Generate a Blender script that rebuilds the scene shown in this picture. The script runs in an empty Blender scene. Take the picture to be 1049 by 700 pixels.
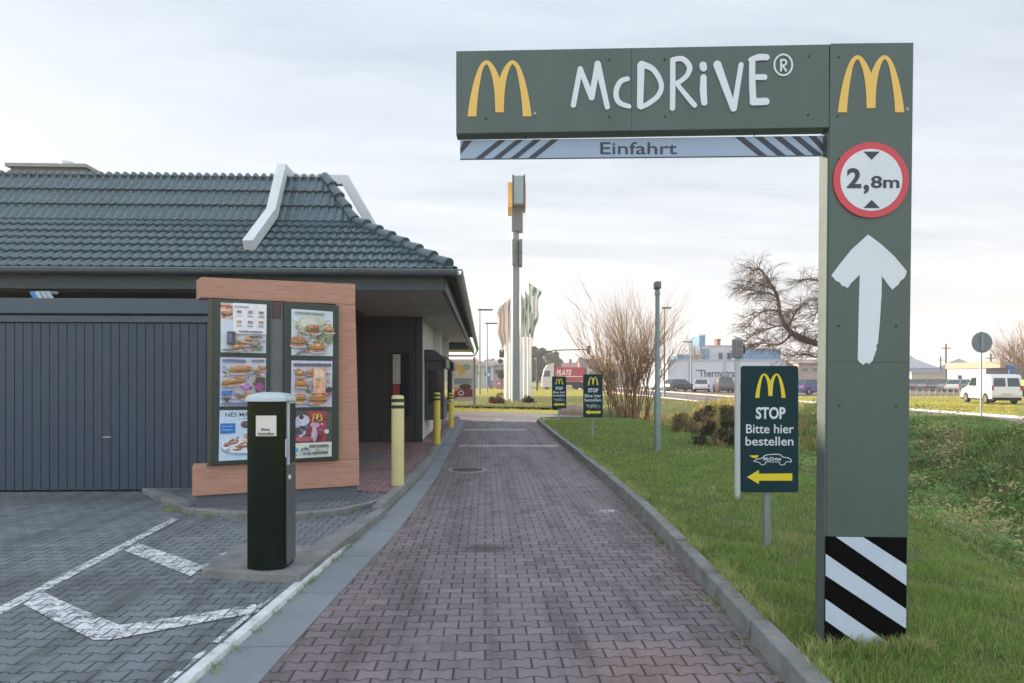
import bpy, bmesh, math, random
import numpy as np
from math import sin, cos, tan, pi, radians, sqrt, atan2, floor
from mathutils import Vector, Matrix
random.seed(7); rng = np.random.default_rng(7)
S = bpy.context.scene
COL = S.collection
TH = radians(2.25); F = 700.0; CX = 524.5; HY = 388.0; EYE = 1.55
def W(px, py, d):
    xc = (px-CX)/F*d
    return Vector((xc*cos(TH)+d*sin(TH), -xc*sin(TH)+d*cos(TH), EYE+(HY-py)/F*d))
def G(px, py, z=0.0):
    d = (EYE-z)*F/(py-HY); p = W(px, py, d); p.z = z; return p
def GD(px, d, z=0.0):
    p = W(px, HY, d); p.z = z; return p

# ------------------------------------------------------------ node helpers
class NT:
    def __init__(s, nt): s.nt = nt; s.n = nt.nodes; s.l = nt.links
    def new(s, t, **k):
        n = s.n.new(t)
        for a, b in k.items(): setattr(n, a, b)
        return n
    def put(s, sock, v):
        if hasattr(v, 'is_linked') or isinstance(v, bpy.types.NodeSocket): s.l.new(v, sock)
        else: sock.default_value = v
    def m(s, op, a, b=None, c=None, clamp=False):
        n = s.new('ShaderNodeMath', operation=op); n.use_clamp = clamp
        s.put(n.inputs[0], a)
        if b is not None: s.put(n.inputs[1], b)
        if c is not None: s.put(n.inputs[2], c)
        return n.outputs[0]
    def noise(s, vec, scale, detail=4, rough=.55, dist=0):
        n = s.new('ShaderNodeTexNoise'); s.put(n.inputs['Vector'], vec)
        n.inputs['Scale'].default_value = scale; n.inputs['Detail'].default_value = detail
        n.inputs['Roughness'].default_value = rough; n.inputs['Distortion'].default_value = dist
        return n.outputs['Fac']
    def mix(s, f, a, b, blend='MIX'):
        n = s.new('ShaderNodeMix', data_type='RGBA', blend_type=blend)
        s.put(n.inputs[0], f); s.put(n.inputs[6], c4(a)); s.put(n.inputs[7], c4(b)); return n.outputs[2]
    def mr(s, v, a, b, c=0., d=1.):
        n = s.new('ShaderNodeMapRange'); s.put(n.inputs[0], v)
        for i, x in enumerate((a, b, c, d)): n.inputs[i+1].default_value = x
        return n.outputs[0]
    def mapping(s, vec, sc=(1,1,1), rot=(0,0,0), loc=(0,0,0)):
        n = s.new('ShaderNodeMapping'); s.put(n.inputs[0], vec)
        n.inputs['Scale'].default_value = sc; n.inputs['Rotation'].default_value = rot; n.inputs['Location'].default_value = loc
        return n.outputs[0]
def c4(v):
    if isinstance(v, (tuple, list)): return (v[0], v[1], v[2], 1.0)
    return v
def newmat(name):
    m = bpy.data.materials.new(name); m.use_nodes = True
    t = NT(m.node_tree); b = t.n['Principled BSDF']
    return m, t, b
def obc(t): return t.new('ShaderNodeTexCoord').outputs['Object']
def pos(t): return t.new('ShaderNodeNewGeometry').outputs['Position']
MATS = {}
def mat(name, col, rough=.6, metal=0., var=.12, scale=3., bump=0., bscale=60., spec=.5, trans=0, stretch=(1,1,1), coat=0, dirt=0., dirtcol=(.08,.07,.06)):
    if name in MATS: return MATS[name]
    m, t, b = newmat(name)
    v = t.mapping(obc(t), stretch)
    n1 = t.noise(v, scale, 5, .6); n2 = t.noise(v, scale*7.3, 3, .6)
    f = t.m('ADD', t.m('MULTIPLY', n1, .65), t.m('MULTIPLY', n2, .35))
    f = t.mr(f, .3, .7)
    lo = tuple(c*(1-var) for c in col[:3]); hi = tuple(min(1, c*(1+var)) for c in col[:3])
    c = t.mix(f, lo, hi)
    if dirt > 0:
        n3 = t.noise(v, scale*.7, 6, .7)
        c = t.mix(t.m('MULTIPLY', t.mr(n3, .5, .75), dirt), c, dirtcol)
    t.put(b.inputs['Base Color'], c)
    t.put(b.inputs['Roughness'], t.mr(n2, .3, .7, max(0, rough-.08), min(1, rough+.08)))
    b.inputs['Metallic'].default_value = metal
    b.inputs['Specular IOR Level'].default_value = spec
    if trans: b.inputs['Transmission Weight'].default_value = trans
    if coat: b.inputs['Coat Weight'].default_value = coat; b.inputs['Coat Roughness'].default_value = .08
    if bump > 0:
        bn = t.new('ShaderNodeBump'); bn.inputs['Strength'].default_value = bump; bn.inputs['Distance'].default_value = .01
        t.put(bn.inputs['Height'], t.noise(v, bscale, 3, .6)); t.put(b.inputs['Normal'], bn.outputs[0])
    MATS[name] = m
    return m

# ------------------------------------------------------------ mesh builder
class MB:
    def __init__(s): s.v = []; s.f = []; s.m = []; s.mi = 0
    def add(s, vs, fs, mi=None):
        o = len(s.v); s.v += [tuple(v) for v in vs]
        mi = s.mi if mi is None else mi
        for f in fs: s.f.append([i+o for i in f]); s.m.append(mi)
        return s
    def box(s, x0, x1, y0, y1, z0, z1, mi=None, M=None):
        vs = [(x,y,z) for x in (x0,x1) for y in (y0,y1) for z in (z0,z1)]
        if M is not None: vs = [M @ Vector(v) for v in vs]
        return s.add(vs, [(0,1,3,2),(4,6,7,5),(0,4,5,1),(2,3,7,6),(0,2,6,4),(1,5,7,3)], mi)
    def prism(s, pts, y0, y1, mi=None):      # pts (x,z) extruded along y
        n = len(pts)
        a = sum(pts[i][0]*pts[(i+1)%n][1]-pts[(i+1)%n][0]*pts[i][1] for i in range(n))
        if a < 0: pts = pts[::-1]
        vs = [(x,y0,z) for x,z in pts]+[(x,y1,z) for x,z in pts]
        fs = [list(range(n)), list(range(2*n-1, n-1, -1))]+[(i, i+n, (i+1)%n+n, (i+1)%n) for i in range(n)]
        return s.add(vs, fs, mi)
    def slab(s, pts, z0, z1, mi=None):       # pts (x,y) extruded along z
        n = len(pts)
        a = sum(pts[i][0]*pts[(i+1)%n][1]-pts[(i+1)%n][0]*pts[i][1] for i in range(n))
        if a < 0: pts = pts[::-1]
        vs = [(p[0],p[1],z0) for p in pts]+[(p[0],p[1],z1) for p in pts]
        fs = [list(range(n-1,-1,-1)), list(range(n, 2*n))]+[(i, (i+1)%n, (i+1)%n+n, i+n) for i in range(n)]
        return s.add(vs, fs, mi)
    def sprism(s, pts, x0, x1, mi=None):     # pts (y,z) extruded along x
        n = len(pts)
        a = sum(pts[i][0]*pts[(i+1)%n][1]-pts[(i+1)%n][0]*pts[i][1] for i in range(n))
        if a < 0: pts = pts[::-1]
        vs = [(x0,y,z) for y,z in pts]+[(x1,y,z) for y,z in pts]
        fs = [list(range(n-1,-1,-1)), list(range(n, 2*n))]+[(i, (i+1)%n, (i+1)%n+n, i+n) for i in range(n)]
        return s.add(vs, fs, mi)
    def tube(s, pts, r, n=8, mi=None, cap=True):
        pts = [Vector(p) for p in pts]; k = len(pts)
        if not hasattr(r, '__len__'): r = [r]*k
        vs = []; up = Vector((0,0,1))
        d0 = (pts[1]-pts[0]).normalized()
        a = d0.orthogonal().normalized()
        for i in range(k):
            d = (pts[min(i+1,k-1)]-pts[max(i-1,0)]).normalized()
            a = (a-d*a.dot(d)).normalized(); b = d.cross(a)
            for j in range(n):
                t = 2*pi*j/n; vs.append(pts[i]+(a*cos(t)+b*sin(t))*r[i])
        fs = [(i*n+j, i*n+(j+1)%n, (i+1)*n+(j+1)%n, (i+1)*n+j) for i in range(k-1) for j in range(n)]
        if cap: fs += [list(range(n-1,-1,-1)), list(range((k-1)*n, k*n))]
        return s.add(vs, fs, mi)
    def lathe(s, prof, n=24, c=(0,0), mi=None, M=None):   # prof (r,z)
        vs = [(c[0]+r*cos(2*pi*j/n), c[1]+r*sin(2*pi*j/n), z) for r,z in prof for j in range(n)]
        if M is not None: vs = [M @ Vector(v) for v in vs]
        k = len(prof)
        fs = [(i*n+j, i*n+(j+1)%n, (i+1)*n+(j+1)%n, (i+1)*n+j) for i in range(k-1) for j in range(n)]
        fs += [list(range(n-1,-1,-1)), list(range((k-1)*n, k*n))]
        return s.add(vs, fs, mi)
    def ribbon(s, pts, w, y0, y1, mi=None):   # brush stroke in the xz plane, round ends
        P = [Vector((p[0],p[1])) for p in pts]; k = len(P)
        if not hasattr(w, '__len__'): w = [w]*k
        L = []; R = []
        for i in range(k):
            d = (P[min(i+1,k-1)]-P[max(i-1,0)]).normalized(); n = Vector((-d.y, d.x))
            L.append(P[i]+n*w[i]/2); R.append(P[i]-n*w[i]/2)
        def capp(c, r, a0):
            return [Vector((c.x+r*cos(a0-pi*j/8), c.y+r*sin(a0-pi*j/8))) for j in range(1,8)]
        d1 = (P[-1]-P[-2]); a1 = atan2(d1.y, d1.x)+pi/2
        d2 = (P[0]-P[1]); a2 = atan2(d2.y, d2.x)+pi/2
        # as strips so that curved strokes never make a bad n-gon
        for i in range(k-1):
            s.prism([tuple(L[i]),tuple(L[i+1]),tuple(R[i+1]),tuple(R[i])], y0, y1, mi)
            if 0 < i: s.prism([(P[i].x+w[i]/2*cos(2*pi*j/10), P[i].y+w[i]/2*sin(2*pi*j/10)) for j in range(10)], y0+.0002*i, y1, mi)
        for c, ww in ((P[0], w[0]), (P[-1], w[-1])):
            s.prism([(c.x+ww/2*cos(2*pi*j/14), c.y+ww/2*sin(2*pi*j/14)) for j in range(14)], y0+.0001, y1, mi)
        return s
    def build(s, name, mats, parent=None, smooth=False, bevel=0., loc=None, rotz=0., seg=2, ang=30):
        me = bpy.data.meshes.new(name); me.from_pydata(s.v, [], s.f)
        if not isinstance(mats, (list, tuple)): mats = [mats]
        for m in mats: me.materials.append(m)
        me.polygons.foreach_set('material_index', s.m)
        if smooth: me.polygons.foreach_set('use_smooth', [True]*len(s.f))
        me.update()
        o = bpy.data.objects.new(name, me); COL.objects.link(o)
        if parent is not None: o.parent = parent
        if loc is not None: o.location = loc
        if rotz: o.rotation_euler.z = rotz
        if smooth and not bevel:
            try: me.set_sharp_from_angle(angle=radians(40))
            except Exception: pass
        if bevel:
            b = o.modifiers.new('bev', 'BEVEL'); b.width = bevel; b.segments = seg; b.limit_method = 'ANGLE'; b.angle_limit = radians(ang)
        return o
def catmull(pts, n=6):
    P = [Vector(p) for p in pts]; out = []
    for i in range(len(P)-1):
        a = P[max(i-1,0)]; b = P[i]; c = P[i+1]; d = P[min(i+2,len(P)-1)]
        for j in range(n):
            t = j/n
            out.append(.5*((2*b)+(c-a)*t+(2*a-5*b+4*c-d)*t*t+(3*b-a-3*c+d)*t**3))
    out.append(P[-1]); return [tuple(p) for p in out]
def tag(o, label=None, cat=None, group=None, kind=None):
    if label: o['label'] = label
    if cat: o['category'] = cat
    if group: o['group'] = group
    if kind: o['kind'] = kind
    return o
def thing(name, label, cat, loc=(0,0,0), rotz=0., group=None):
    o = bpy.data.objects.new(name, None); COL.objects.link(o); o.empty_display_size = .2
    o.location = loc; o.rotation_euler.z = rotz
    return tag(o, label, cat, group)
def copy_tree(o, parent=None):
    c = o.copy(); COL.objects.link(c); c.parent = parent
    for ch in list(o.children): copy_tree(ch, c)
    return c
def struct(o, label=None): o['kind'] = 'structure'; 
def text_mesh(body, x0, x1, z0, z1, y, bold=0., depth=.002, spacing=1., shear=0.):
    cu = bpy.data.curves.new('t', 'FONT'); cu.body = body; cu.offset = bold; cu.extrude = .01; cu.space_character = spacing; cu.shear = shear; cu.resolution_u = 4
    cu.align_x = 'LEFT'
    ob = bpy.data.objects.new('t', cu); COL.objects.link(ob)
    dg = bpy.context.evaluated_depsgraph_get(); me = bpy.data.meshes.new_from_object(ob.evaluated_get(dg))
    vs = [v.co.copy() for v in me.vertices]; fs = [list(p.vertices) for p in me.polygons]
    bpy.data.objects.remove(ob); bpy.data.meshes.remove(me)
    ax = min(v.x for v in vs); bx = max(v.x for v in vs); ay = min(v.y for v in vs); by = max(v.y for v in vs)
    return [((v.x-ax)/(bx-ax)*(x1-x0)+x0, y-(depth if v.z > 0 else 0), (v.y-ay)/(by-ay)*(z1-z0)+z0) for v in vs], fs
def put_text(mb, *a, mi=None, **k):
    vs, fs = text_mesh(*a, **k); mb.add(vs, fs, mi); return mb
# the double arch emblem, (x, z) outline in a unit box
_oL = [(118,367),(124,320),(134,265),(148,208),(165,162),(180,140),(197,131),(214,138),(230,157),(243,182),(252.5,207)]
_iL = [(155,367),(157,330),(163,270),(171,220),(180,175),(189,155),(198,148),(207,158),(218,188),(226,225),(232,275),(235,350)]
def arches(x0, x1, z0, z1):
    oL = catmull(_oL, 3); iL = catmull(_iL, 3)
    mir = lambda p: (505-p[0], p[1])
    pl = oL+[mir(p) for p in oL[::-1][1:]]+[mir(p) for p in iL]+iL[::-1]
    # order: outer left up to the valley, mirrored outer down, inner right up to its foot in the middle, inner left back
    return [((p[0]-118)/269*(x1-x0)+x0, z1-(p[1]-131)/236*(z1-z0)) for p in pl]
# ------------------------------------------------------------ paving
PW, PR, PA = .168, .118, .0105
def paver(t):
    """bone shaped interlocking pavers in world x, y -> joint mask, per-stone random, edge height"""
    sp = t.new('ShaderNodeSeparateXYZ'); t.put(sp.inputs[0], pos(t)); x, y = sp.outputs[0], sp.outputs[1]
    wob = t.m('MULTIPLY', t.m('SUBTRACT', t.noise(pos(t), 1.3, 2), .5), .05)
    y = t.m('ADD', y, wob)
    ph = t.m('COSINE', t.m('MULTIPLY', y, pi/PR))
    tri = t.m('COSINE', t.m('MULTIPLY', x, 2*pi/PW))
    trap = t.m('MAXIMUM', t.m('MINIMUM', t.m('MULTIPLY', tri, 3.2), 1.), -1.)
    yy = t.m('DIVIDE', t.m('ADD', y, t.m('MULTIPLY', t.m('MULTIPLY', trap, PA), ph)), PR)
    row = t.m('FLOOR', yy)
    fy = t.m('SUBTRACT', yy, row)
    dy = t.m('MULTIPLY', t.m('MINIMUM', fy, t.m('SUBTRACT', 1., fy)), PR)
    par = t.m('MULTIPLY', t.m('FLOORED_MODULO', row, 2.), .5)
    xx = t.m('ADD', t.m('DIVIDE', x, PW), t.m('ADD', par, 0.))
    colm = t.m('FLOOR', xx); fx = t.m('SUBTRACT', xx, colm)
    dx = t.m('MULTIPLY', t.m('MINIMUM', fx, t.m('SUBTRACT', 1., fx)), PW)
    d = t.m('MINIMUM', t.m('MULTIPLY', dx, .72), dy)
    d = t.m('ADD', d, t.m('MULTIPLY', t.m('SUBTRACT', t.noise(pos(t), 45, 2), .5), .003))
    joint = t.m('SUBTRACT', 1., t.mr(d, .0026, .0060))
    edge = t.mr(d, .001, .012)
    cv = t.new('ShaderNodeCombineXYZ'); t.put(cv.inputs[0], row); t.put(cv.inputs[1], colm)
    wn = t.new('ShaderNodeTexWhiteNoise', noise_dimensions='2D'); t.put(wn.inputs[0], cv.outputs[0])
    return joint, wn.outputs[0], edge
def paver_mat(name, lo, hi, joint_col, paint=None, stains=(), tint=None):
    m, t, b = newmat(name); P = pos(t)
    j, r, e = paver(t)
    big = t.noise(P, .55, 5, .6); mid = t.noise(P, 5, 4, .65); fine = t.noise(P, 130, 3, .7)
    c = t.mix(t.m('ADD', t.m('MULTIPLY', r, .35), t.m('MULTIPLY', t.mr(big, .3, .7), .65)), lo, hi)
    c = t.mix(t.m('MULTIPLY', t.mr(mid, .5, .72), .45), c, tuple(x*.62 for x in lo))
    c = t.mix(t.m('MULTIPLY', t.mr(fine, .35, .65), .28), c, tuple(min(1, x*1.5) for x in hi))
    if tint:   # worn grey wheel track, a wear pattern of its own
        sp = t.new('ShaderNodeSeparateXYZ'); t.put(sp.inputs[0], P)
        g = t.m('SUBTRACT', t.m('ADD', sp.outputs[0], t.m('MULTIPLY', t.noise(P, .8, 3), .5)), tint[0]+.25)
        f = t.m('SUBTRACT', 1., t.mr(t.m('ABSOLUTE', g), tint[1]*.3, tint[1]))
        far = t.mr(sp.outputs[1], 4.5, 10., .35, 1.)
        c = t.mix(t.m('MULTIPLY', f, t.m('MULTIPLY', far, tint[3])), c, tint[2])
    sv = t.noise(t.mapping(P, (2.6,.22,1)), 1.6, 5, .65)
    c = t.mix(t.m('MULTIPLY', t.mr(sv, .46, .66), .6), c, tuple(x*.5 for x in lo))
    c = t.mix(t.m('MULTIPLY', t.mr(r, .86, .95), .4), c, tuple(x*.6 for x in lo))
    c = t.mix(t.m('MULTIPLY', t.m('SUBTRACT', 1., t.mr(r, .06, .14)), .35), c, tuple(min(1, x*1.35) for x in hi))
    dn = t.noise(P, 3.7, 6, .8); c = t.mix(t.m('MULTIPLY', t.mr(dn, .64, .72), .6), c, tuple(x*.35 for x in lo))
    for (sx, sy, rx, ry, col, k) in stains:
        mp = t.mapping(P, (1/rx, 1/ry, 0), loc=(-sx/rx, -sy/ry, 0))
        ln = t.new('ShaderNodeVectorMath', operation='LENGTH'); t.put(ln.inputs[0], mp)
        f = t.m('SUBTRACT', 1., t.mr(t.m('ADD', ln.outputs['Value'], t.m('MULTIPLY', t.m('SUBTRACT', t.noise(P, 14, 4, .7), .5), 1.6)), .35, 1.05))
        c = t.mix(t.m('MULTIPLY', f, k), c, col)
    if paint:
        w = t.noise(P, 9, 6, .75); w2 = t.noise(P, 60, 3, .7)
        keep = t.mr(t.m('ADD', t.m('MULTIPLY', w, .6), t.m('MULTIPLY', w2, .4)), .43, .55)
        keep = t.m('MULTIPLY', keep, paint[1])
        c = t.mix(keep, c, paint[0])
        c = t.mix(t.m('MULTIPLY', j, .92), c, joint_col)
    else:
        moss = t.mix(t.mr(t.noise(P, 1.7, 5), .54, .66), joint_col, (joint_col[0]*4, joint_col[1]*4.2, joint_col[2]*3.2))
        c = t.mix(t.m('MULTIPLY', j, .95), c, moss)
    t.put(b.inputs['Base Color'], c)
    t.put(b.inputs['Roughness'], t.mr(mid, .3, .7, .62, .85))
    b.inputs['Specular IOR Level'].default_value = .42
    bp = t.new('ShaderNodeBump'); bp.inputs['Strength'].default_value = .75; bp.inputs['Distance'].default_value = .006
    t.put(bp.inputs['Height'], t.m('ADD', e, t.m('ADD', t.m('MULTIPLY', fine, .22), t.m('MULTIPLY', r, .35))))
    t.put(b.inputs['Normal'], bp.outputs[0])
    return m
def ground_mat(name, c1, c2, c3, s1=.25, s2=3., s3=40, rough=.9, bump=.4, speck=None):
    m, t, b = newmat(name); P = pos(t)
    a = t.noise(P, s1, 5, .6); a2 = t.noise(P, s2, 5, .65); a3 = t.noise(P, s3, 3, .7)
    c = t.mix(t.mr(a, .35, .65), c1, c2)
    c = t.mix(t.m('MULTIPLY', t.mr(a2, .4, .68), .7), c, c3)
    c = t.mix(t.m('MULTIPLY', t.mr(a3, .4, .7), .35), c, speck or tuple(x*.5 for x in c1))
    t.put(b.inputs['Base Color'], c); b.inputs['Roughness'].default_value = rough
    b.inputs['Specular IOR Level'].default_value = .25
    bp = t.new('ShaderNodeBump'); bp.inputs['Strength'].default_value = bump; bp.inputs['Distance'].default_value = .02
    t.put(bp.inputs['Height'], t.m('ADD', a3, t.m('MULTIPLY', a2, .6))); t.put(b.inputs['Normal'], bp.outputs[0])
    return m

st0 = G(498, 562); st1 = G(478, 506); st2 = G(430, 560)
m_lane = paver_mat('lane_pavers', (.118,.090,.099), (.215,.176,.186), (.028,.024,.024),
    stains=[(st0.x, st0.y, .3, .22, (.03,.03,.032), .75), (st1.x, st1.y, .9, .35, (.12,.1,.1), .35), (.9, 3.6, .5, .5, (.32,.2,.16), .3), (0, 3.3, .35, .2, (.09,.06,.055), .4), (-.3, 6.5, .3, .9, (.1,.085,.085), .3)],
    tint=(.42, 1.15, (.20,.188,.205), .75))
m_lot = paver_mat('lot_pavers', (.098,.118,.132), (.185,.212,.230), (.022,.025,.026), stains=[(-3.2, 5.2, 1.2, .5, (.07,.08,.085), .4), (-5.5, 8.9, 2.5, .5, (.08,.09,.085), .5)])
m_lotpaint = paver_mat('lot_paint', (.135,.15,.16), (.235,.255,.27), (.05,.055,.06), paint=((.72,.75,.77), .96))
m_lanepaint = paver_mat('lane_paint', (.165,.13,.135), (.30,.24,.25), (.05,.05,.05), paint=((.6,.6,.62), .7))
m_walk = paver_mat('walk_pavers', (.17,.10,.10), (.28,.185,.185), (.03,.025,.025), stains=[(-2.1, 12.5, .5, 1.2, (.17,.17,.18), .8)])
m_conc = mat('weathered_concrete', (.20,.205,.20), .85, var=.3, scale=4.5, bump=.8, bscale=60, dirt=.75, dirtcol=(.06,.068,.06))
m_gut = mat('gutter_concrete', (.20,.228,.25), .8, var=.2, scale=1.2, bump=.4, bscale=120, dirt=.45, dirtcol=(.12,.135,.14))
m_kpaint = mat('painted_kerb', (.60,.63,.64), .75, var=.2, scale=7, bump=.6, dirt=.95, dirtcol=(.24,.25,.25))
m_asph = ground_mat('road_asphalt', (.21,.165,.17), (.26,.205,.21), (.17,.14,.145), .2, 2, 60, .85, .3)
m_asph2 = ground_mat('side_asphalt', (.27,.24,.25), (.34,.30,.31), (.21,.19,.195), .2, 2, 60, .85, .3)
m_grassg = ground_mat('far_turf', (.34,.31,.05), (.42,.36,.08), (.27,.27,.045), .08, .7, 22, .95, .6, speck=(.18,.17,.03))
m_lawn = ground_mat('lawn_soil', (.08,.115,.034), (.11,.145,.044), (.14,.14,.055), .5, 3, 60, .95, .8, speck=(.03,.035,.015))
m_gravel = ground_mat('pale_gravel', (.38,.33,.28), (.45,.4,.34), (.3,.26,.22), .5, 5, 40)

def lerp_poly(pl, y):
    for (x0,y0),(x1,y1) in zip(pl, pl[1:]):
        if y <= y1 or (x1,y1) == pl[-1]:
            f = (y-y0)/(y1-y0); return x0+(x1-x0)*f
    return pl[-1][0]
RK = [(1.28,-8), (1.36,0), (1.51,3.4), (1.575,4.35), (1.63,5.3), (1.75,7.6), (1.78,10), (1.79,14.2), (1.80,24.6)]   # foot of the right kerb
LP = [(-1.55,-8), (-1.36,0), (-1.16,3.4), (-1.04,5.1), (-.86,7.2), (-.75,11.), (-.74,20.9), (-.74,26)]                # left edge of the lane paving
LG = [(-1.95,-8), (-1.70,0), (-1.475,3.4), (-1.36,4.85), (-1.15,7.7), (-.985,10.9), (-.96,20.9), (-.96,26)]          # foot of the left kerb
rk = lambda y: lerp_poly(RK, y); lp = lambda y: lerp_poly(LP, y); lg = lambda y: lerp_poly(LG, y)

def strip(name, fl, fr, ys, z, m, zr=None):
    mb = MB(); vs = []
    for y in ys: vs += [(fl(y), y, z), (fr(y), y, z if zr is None else zr)]
    mb.add(vs, [(2*i, 2*i+1, 2*i+3, 2*i+2) for i in range(len(ys)-1)])
    o = mb.build(name, m); o['kind'] = 'structure'; return o
ys = [-8+.5*i for i in range(0, 66)]+[24.6]
strip('lane', lambda y: lp(y)-.0, lambda y: rk(y)+.03, ys, 0., m_lane)
# slab gutter, each slab .5 m long with an open joint
mb = MB(); y = -6.
while y < 25.9:
    y1 = min(y+.995, 26)
    zt = .004+random.uniform(-.001,.002)
    for a, b_ in ((y+.006, y1-.002),):
        vs = [(lg(a), a), (lp(a)-.004, a), (lp(b_)-.004, b_), (lg(b_), b_)]
        mb.slab(vs, -.06, zt)
    y += 1.0
struct(mb.build('gutter', m_gut, bevel=.004))
mb = MB()   # dark bed below the gutter slabs
mb.slab([(lg(a), a) for a in (-8,0,3.4,4.85,7.7,10.9,20.9,26)]+[(lp(a)+.0, a) for a in (26,20.9,11,7.2,5.1,3.4,0,-8)], -.04, -.008)
struct(mb.build('gutter_bed', mat('dark_bed', (.06,.06,.055), .95)))
# right kerb of concrete stones
def kerb(name, fx, y0, y1, w, ztop, side, m, L=1.0, zbot=-.1, bev=.012):
    mb = MB(); y = y0
    while y < y1-.01:
        b_ = min(y+L-.014, y1)
        dz = random.uniform(-.009,.009); dx = random.uniform(-.008,.008)
        A = [(fx(y)+dx, y), (fx(y)+side*w+dx, y), (fx(b_)+side*w+dx, b_), (fx(b_)+dx, b_)]
        lean = side*.018
        pts = [(p[0]+(lean if k in (0,3) else 0), p[1]) for k, p in enumerate(A)]
        vs = [(p[0],p[1],zbot) for p in A]+[(p[0],p[1],ztop+dz) for p in pts]
        fs = [(0,3,2,1),(4,5,6,7),(0,1,5,4),(1,2,6,5),(2,3,7,6),(3,0,4,7)]
        if side < 0: fs = [f[::-1] for f in fs]
        mb.add(vs, fs); y += L
    o = mb.build(name, m, bevel=bev, seg=3); struct(o); return o
kerb('kerb', rk, -7, 24.6, .13, .125, 1, m_conc)
mb = MB()   # rounded end of that kerb turning into the cross road
arc = [(rk(24.6)+.065+ .9-.9*cos(a), 24.6+.9*sin(a)) for a in [pi/2*i/8 for i in range(9)]]+[(4.2, 25.5)]
for (a, b_) in zip(arc, arc[1:]):
    d = Vector((b_[0]-a[0], b_[1]-a[1])).normalized(); n = Vector((-d.y, d.x))*.065
    mb.slab([(a[0]+n.x,a[1]+n.y),(a[0]-n.x,a[1]-n.y),(b_[0]-n.x,b_[1]-n.y),(b_[0]+n.x,b_[1]+n.y)], -.1, .12)
struct(mb.build('kerb', m_conc))
# flush painted edge stone beside the lot and the raised sidewalk kerb beyond
kerb('edge_stone', lambda y: lg(y), -6, 7.75, .085, .028, -1, m_kpaint, 1.0, -.05, .004)
kerb('kerb', lambda y: lg(y), 7.77, 25.9, .13, .12, -1, m_conc)

# the lot on the left
lot = MB(); LZ = .018
bx = [(-14,-8)]+[(lg(y)-.088, y) for y in (-8,0,3.4,4.85,7.7)]+[(-1.25, 7.75), (-1.25,10.8),(-14,10.8)]
lot.slab(bx, -.05, LZ); struct(lot.build('parking_lot', m_lot))
def mark(name, px, m, z=LZ+.004, th=.0):
    pts = [G(x, y, z) for x, y in px]
    mb = MB(); n = len(pts); mb.add([(p.x,p.y,z) for p in pts], [list(range(n))])
    a = sum(pts[i].x*pts[(i+1)%n].y-pts[(i+1)%n].x*pts[i].y for i in range(n))
    if a < 0: mb.f = [f[::-1] for f in mb.f]
    o = mb.build(name, m); struct(o); return o
mark('lot_marking', [(-60,661),(-60,651.5),(60,590.5),(176,531),(183,532),(60,598)], m_lotpaint)
mark('lot_marking', [(127,564),(142,556.5),(209,579.5),(196,590.5)], m_lotpaint, LZ+.005)
mark('lot_marking', [(24,619),(43,606),(78,622),(122,640),(112,655),(96,655.5),(60,638)], m_lotpaint, LZ+.006)
mark('lot_marking', [(118,641),(190,631),(262,619),(266,627),(190,641),(110,656)], m_lotpaint, LZ+.0065)
mark('lot_marking', [(203,581),(214,577),(218,578.5),(207,583)], m_lotpaint)
mark('lot_marking', [(224,568),(238,563.5),(243,564.5),(229,569.5)], m_lotpaint)
for a, b_ in ((3.0,3.9),(4.02,4.85)):
    mb = MB(); mb.add([(lg(a)-.155,a,LZ+.004),(lg(a)-.12,a,LZ+.004),(lg(b_)-.12,b_,LZ+.004),(lg(b_)-.155,b_,LZ+.004)], [(0,1,2,3)]); struct(mb.build('lot_marking', m_lotpaint))
# lane markings
for yy, x0, x1, w in ((456.8,469,574,1.1),(440.3,474,541,.8)):
    mark('lane_marking', [(x0,yy+w),(x1,yy+w),(x1-3,yy-w),(x0+2,yy-w)], m_lanepaint, .004)
mark('lane_marking', [(506,432.5),(513,432.5),(513,431),(517,431),(510,428.6),(503,431),(506,431)], m_lanepaint, .004)
mark('lane_marking', [(612,523),(628,522),(632,524.5),(616,525.5)], m_lanepaint, .004)
# manhole cover in the lane
c = G(479, 481.6)
mb = MB(); mb.lathe([(.33,-.02),(.33,.005)], 32, (c.x,c.y)); mb.mi = 1; mb.lathe([(.27,-.02),(.27,.008)], 32, (c.x,c.y))
mc = mb.build('manhole_cover', [mat('pale_ring', (.3,.3,.3), .8), mat('cast_iron', (.05,.05,.052), .55, .6, bump=.6, bscale=40)])
tag(mc, 'round cast iron manhole cover set in the paved lane', 'manhole cover')

# sidewalk in front of the serving windows
mb = MB(); wk = [(-1.25+.02, 7.8)]+[(lg(y)-.135, y) for y in (7.8,10.9,20.9,26)]+[(-6.0,26),(-6.0,8.9)]
mb.slab([(-1.95,8.95),(-1.3,8.75)]+[(lg(y)-.135, y) for y in (8.7,10.9,20.9,26)]+[(-6.,26),(-6.,10.85),(-2.6,10.8),(-2.3,8.9)], -.05, .112)
struct(mb.build('sidewalk', m_walk))
# raised island that carries the menu boards
front = [G(x, y, .0) for x, y in ((172,520),(190,528),(235,532.5),(300,534),(345,530),(380,522),(402,514.5))]
isl = [(p.x, p.y) for p in front]+[(-1.14,8.72),(-2.2,9.35),(-4.6,9.35)]
mb = MB(); mb.slab(isl, -.05, .085); 
cx = sum(p[0] for p in isl)/len(isl); 
struct(mb.build('island_kerb', m_conc, bevel=.015, seg=3))
inn = [(p.x, p.y+.13) for p in front]+[(-1.2,8.85),(-2.3,9.3),(-4.4,9.3)]
inn[0] = (inn[0][0]+.15, inn[0][1]); inn[6] = (inn[6][0]-.12, inn[6][1]+.02)
mb = MB(); mb.add([(p[0],p[1],.089) for p in inn], [list(range(len(inn)))]); struct(mb.build('island_paving', m_lot))
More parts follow.
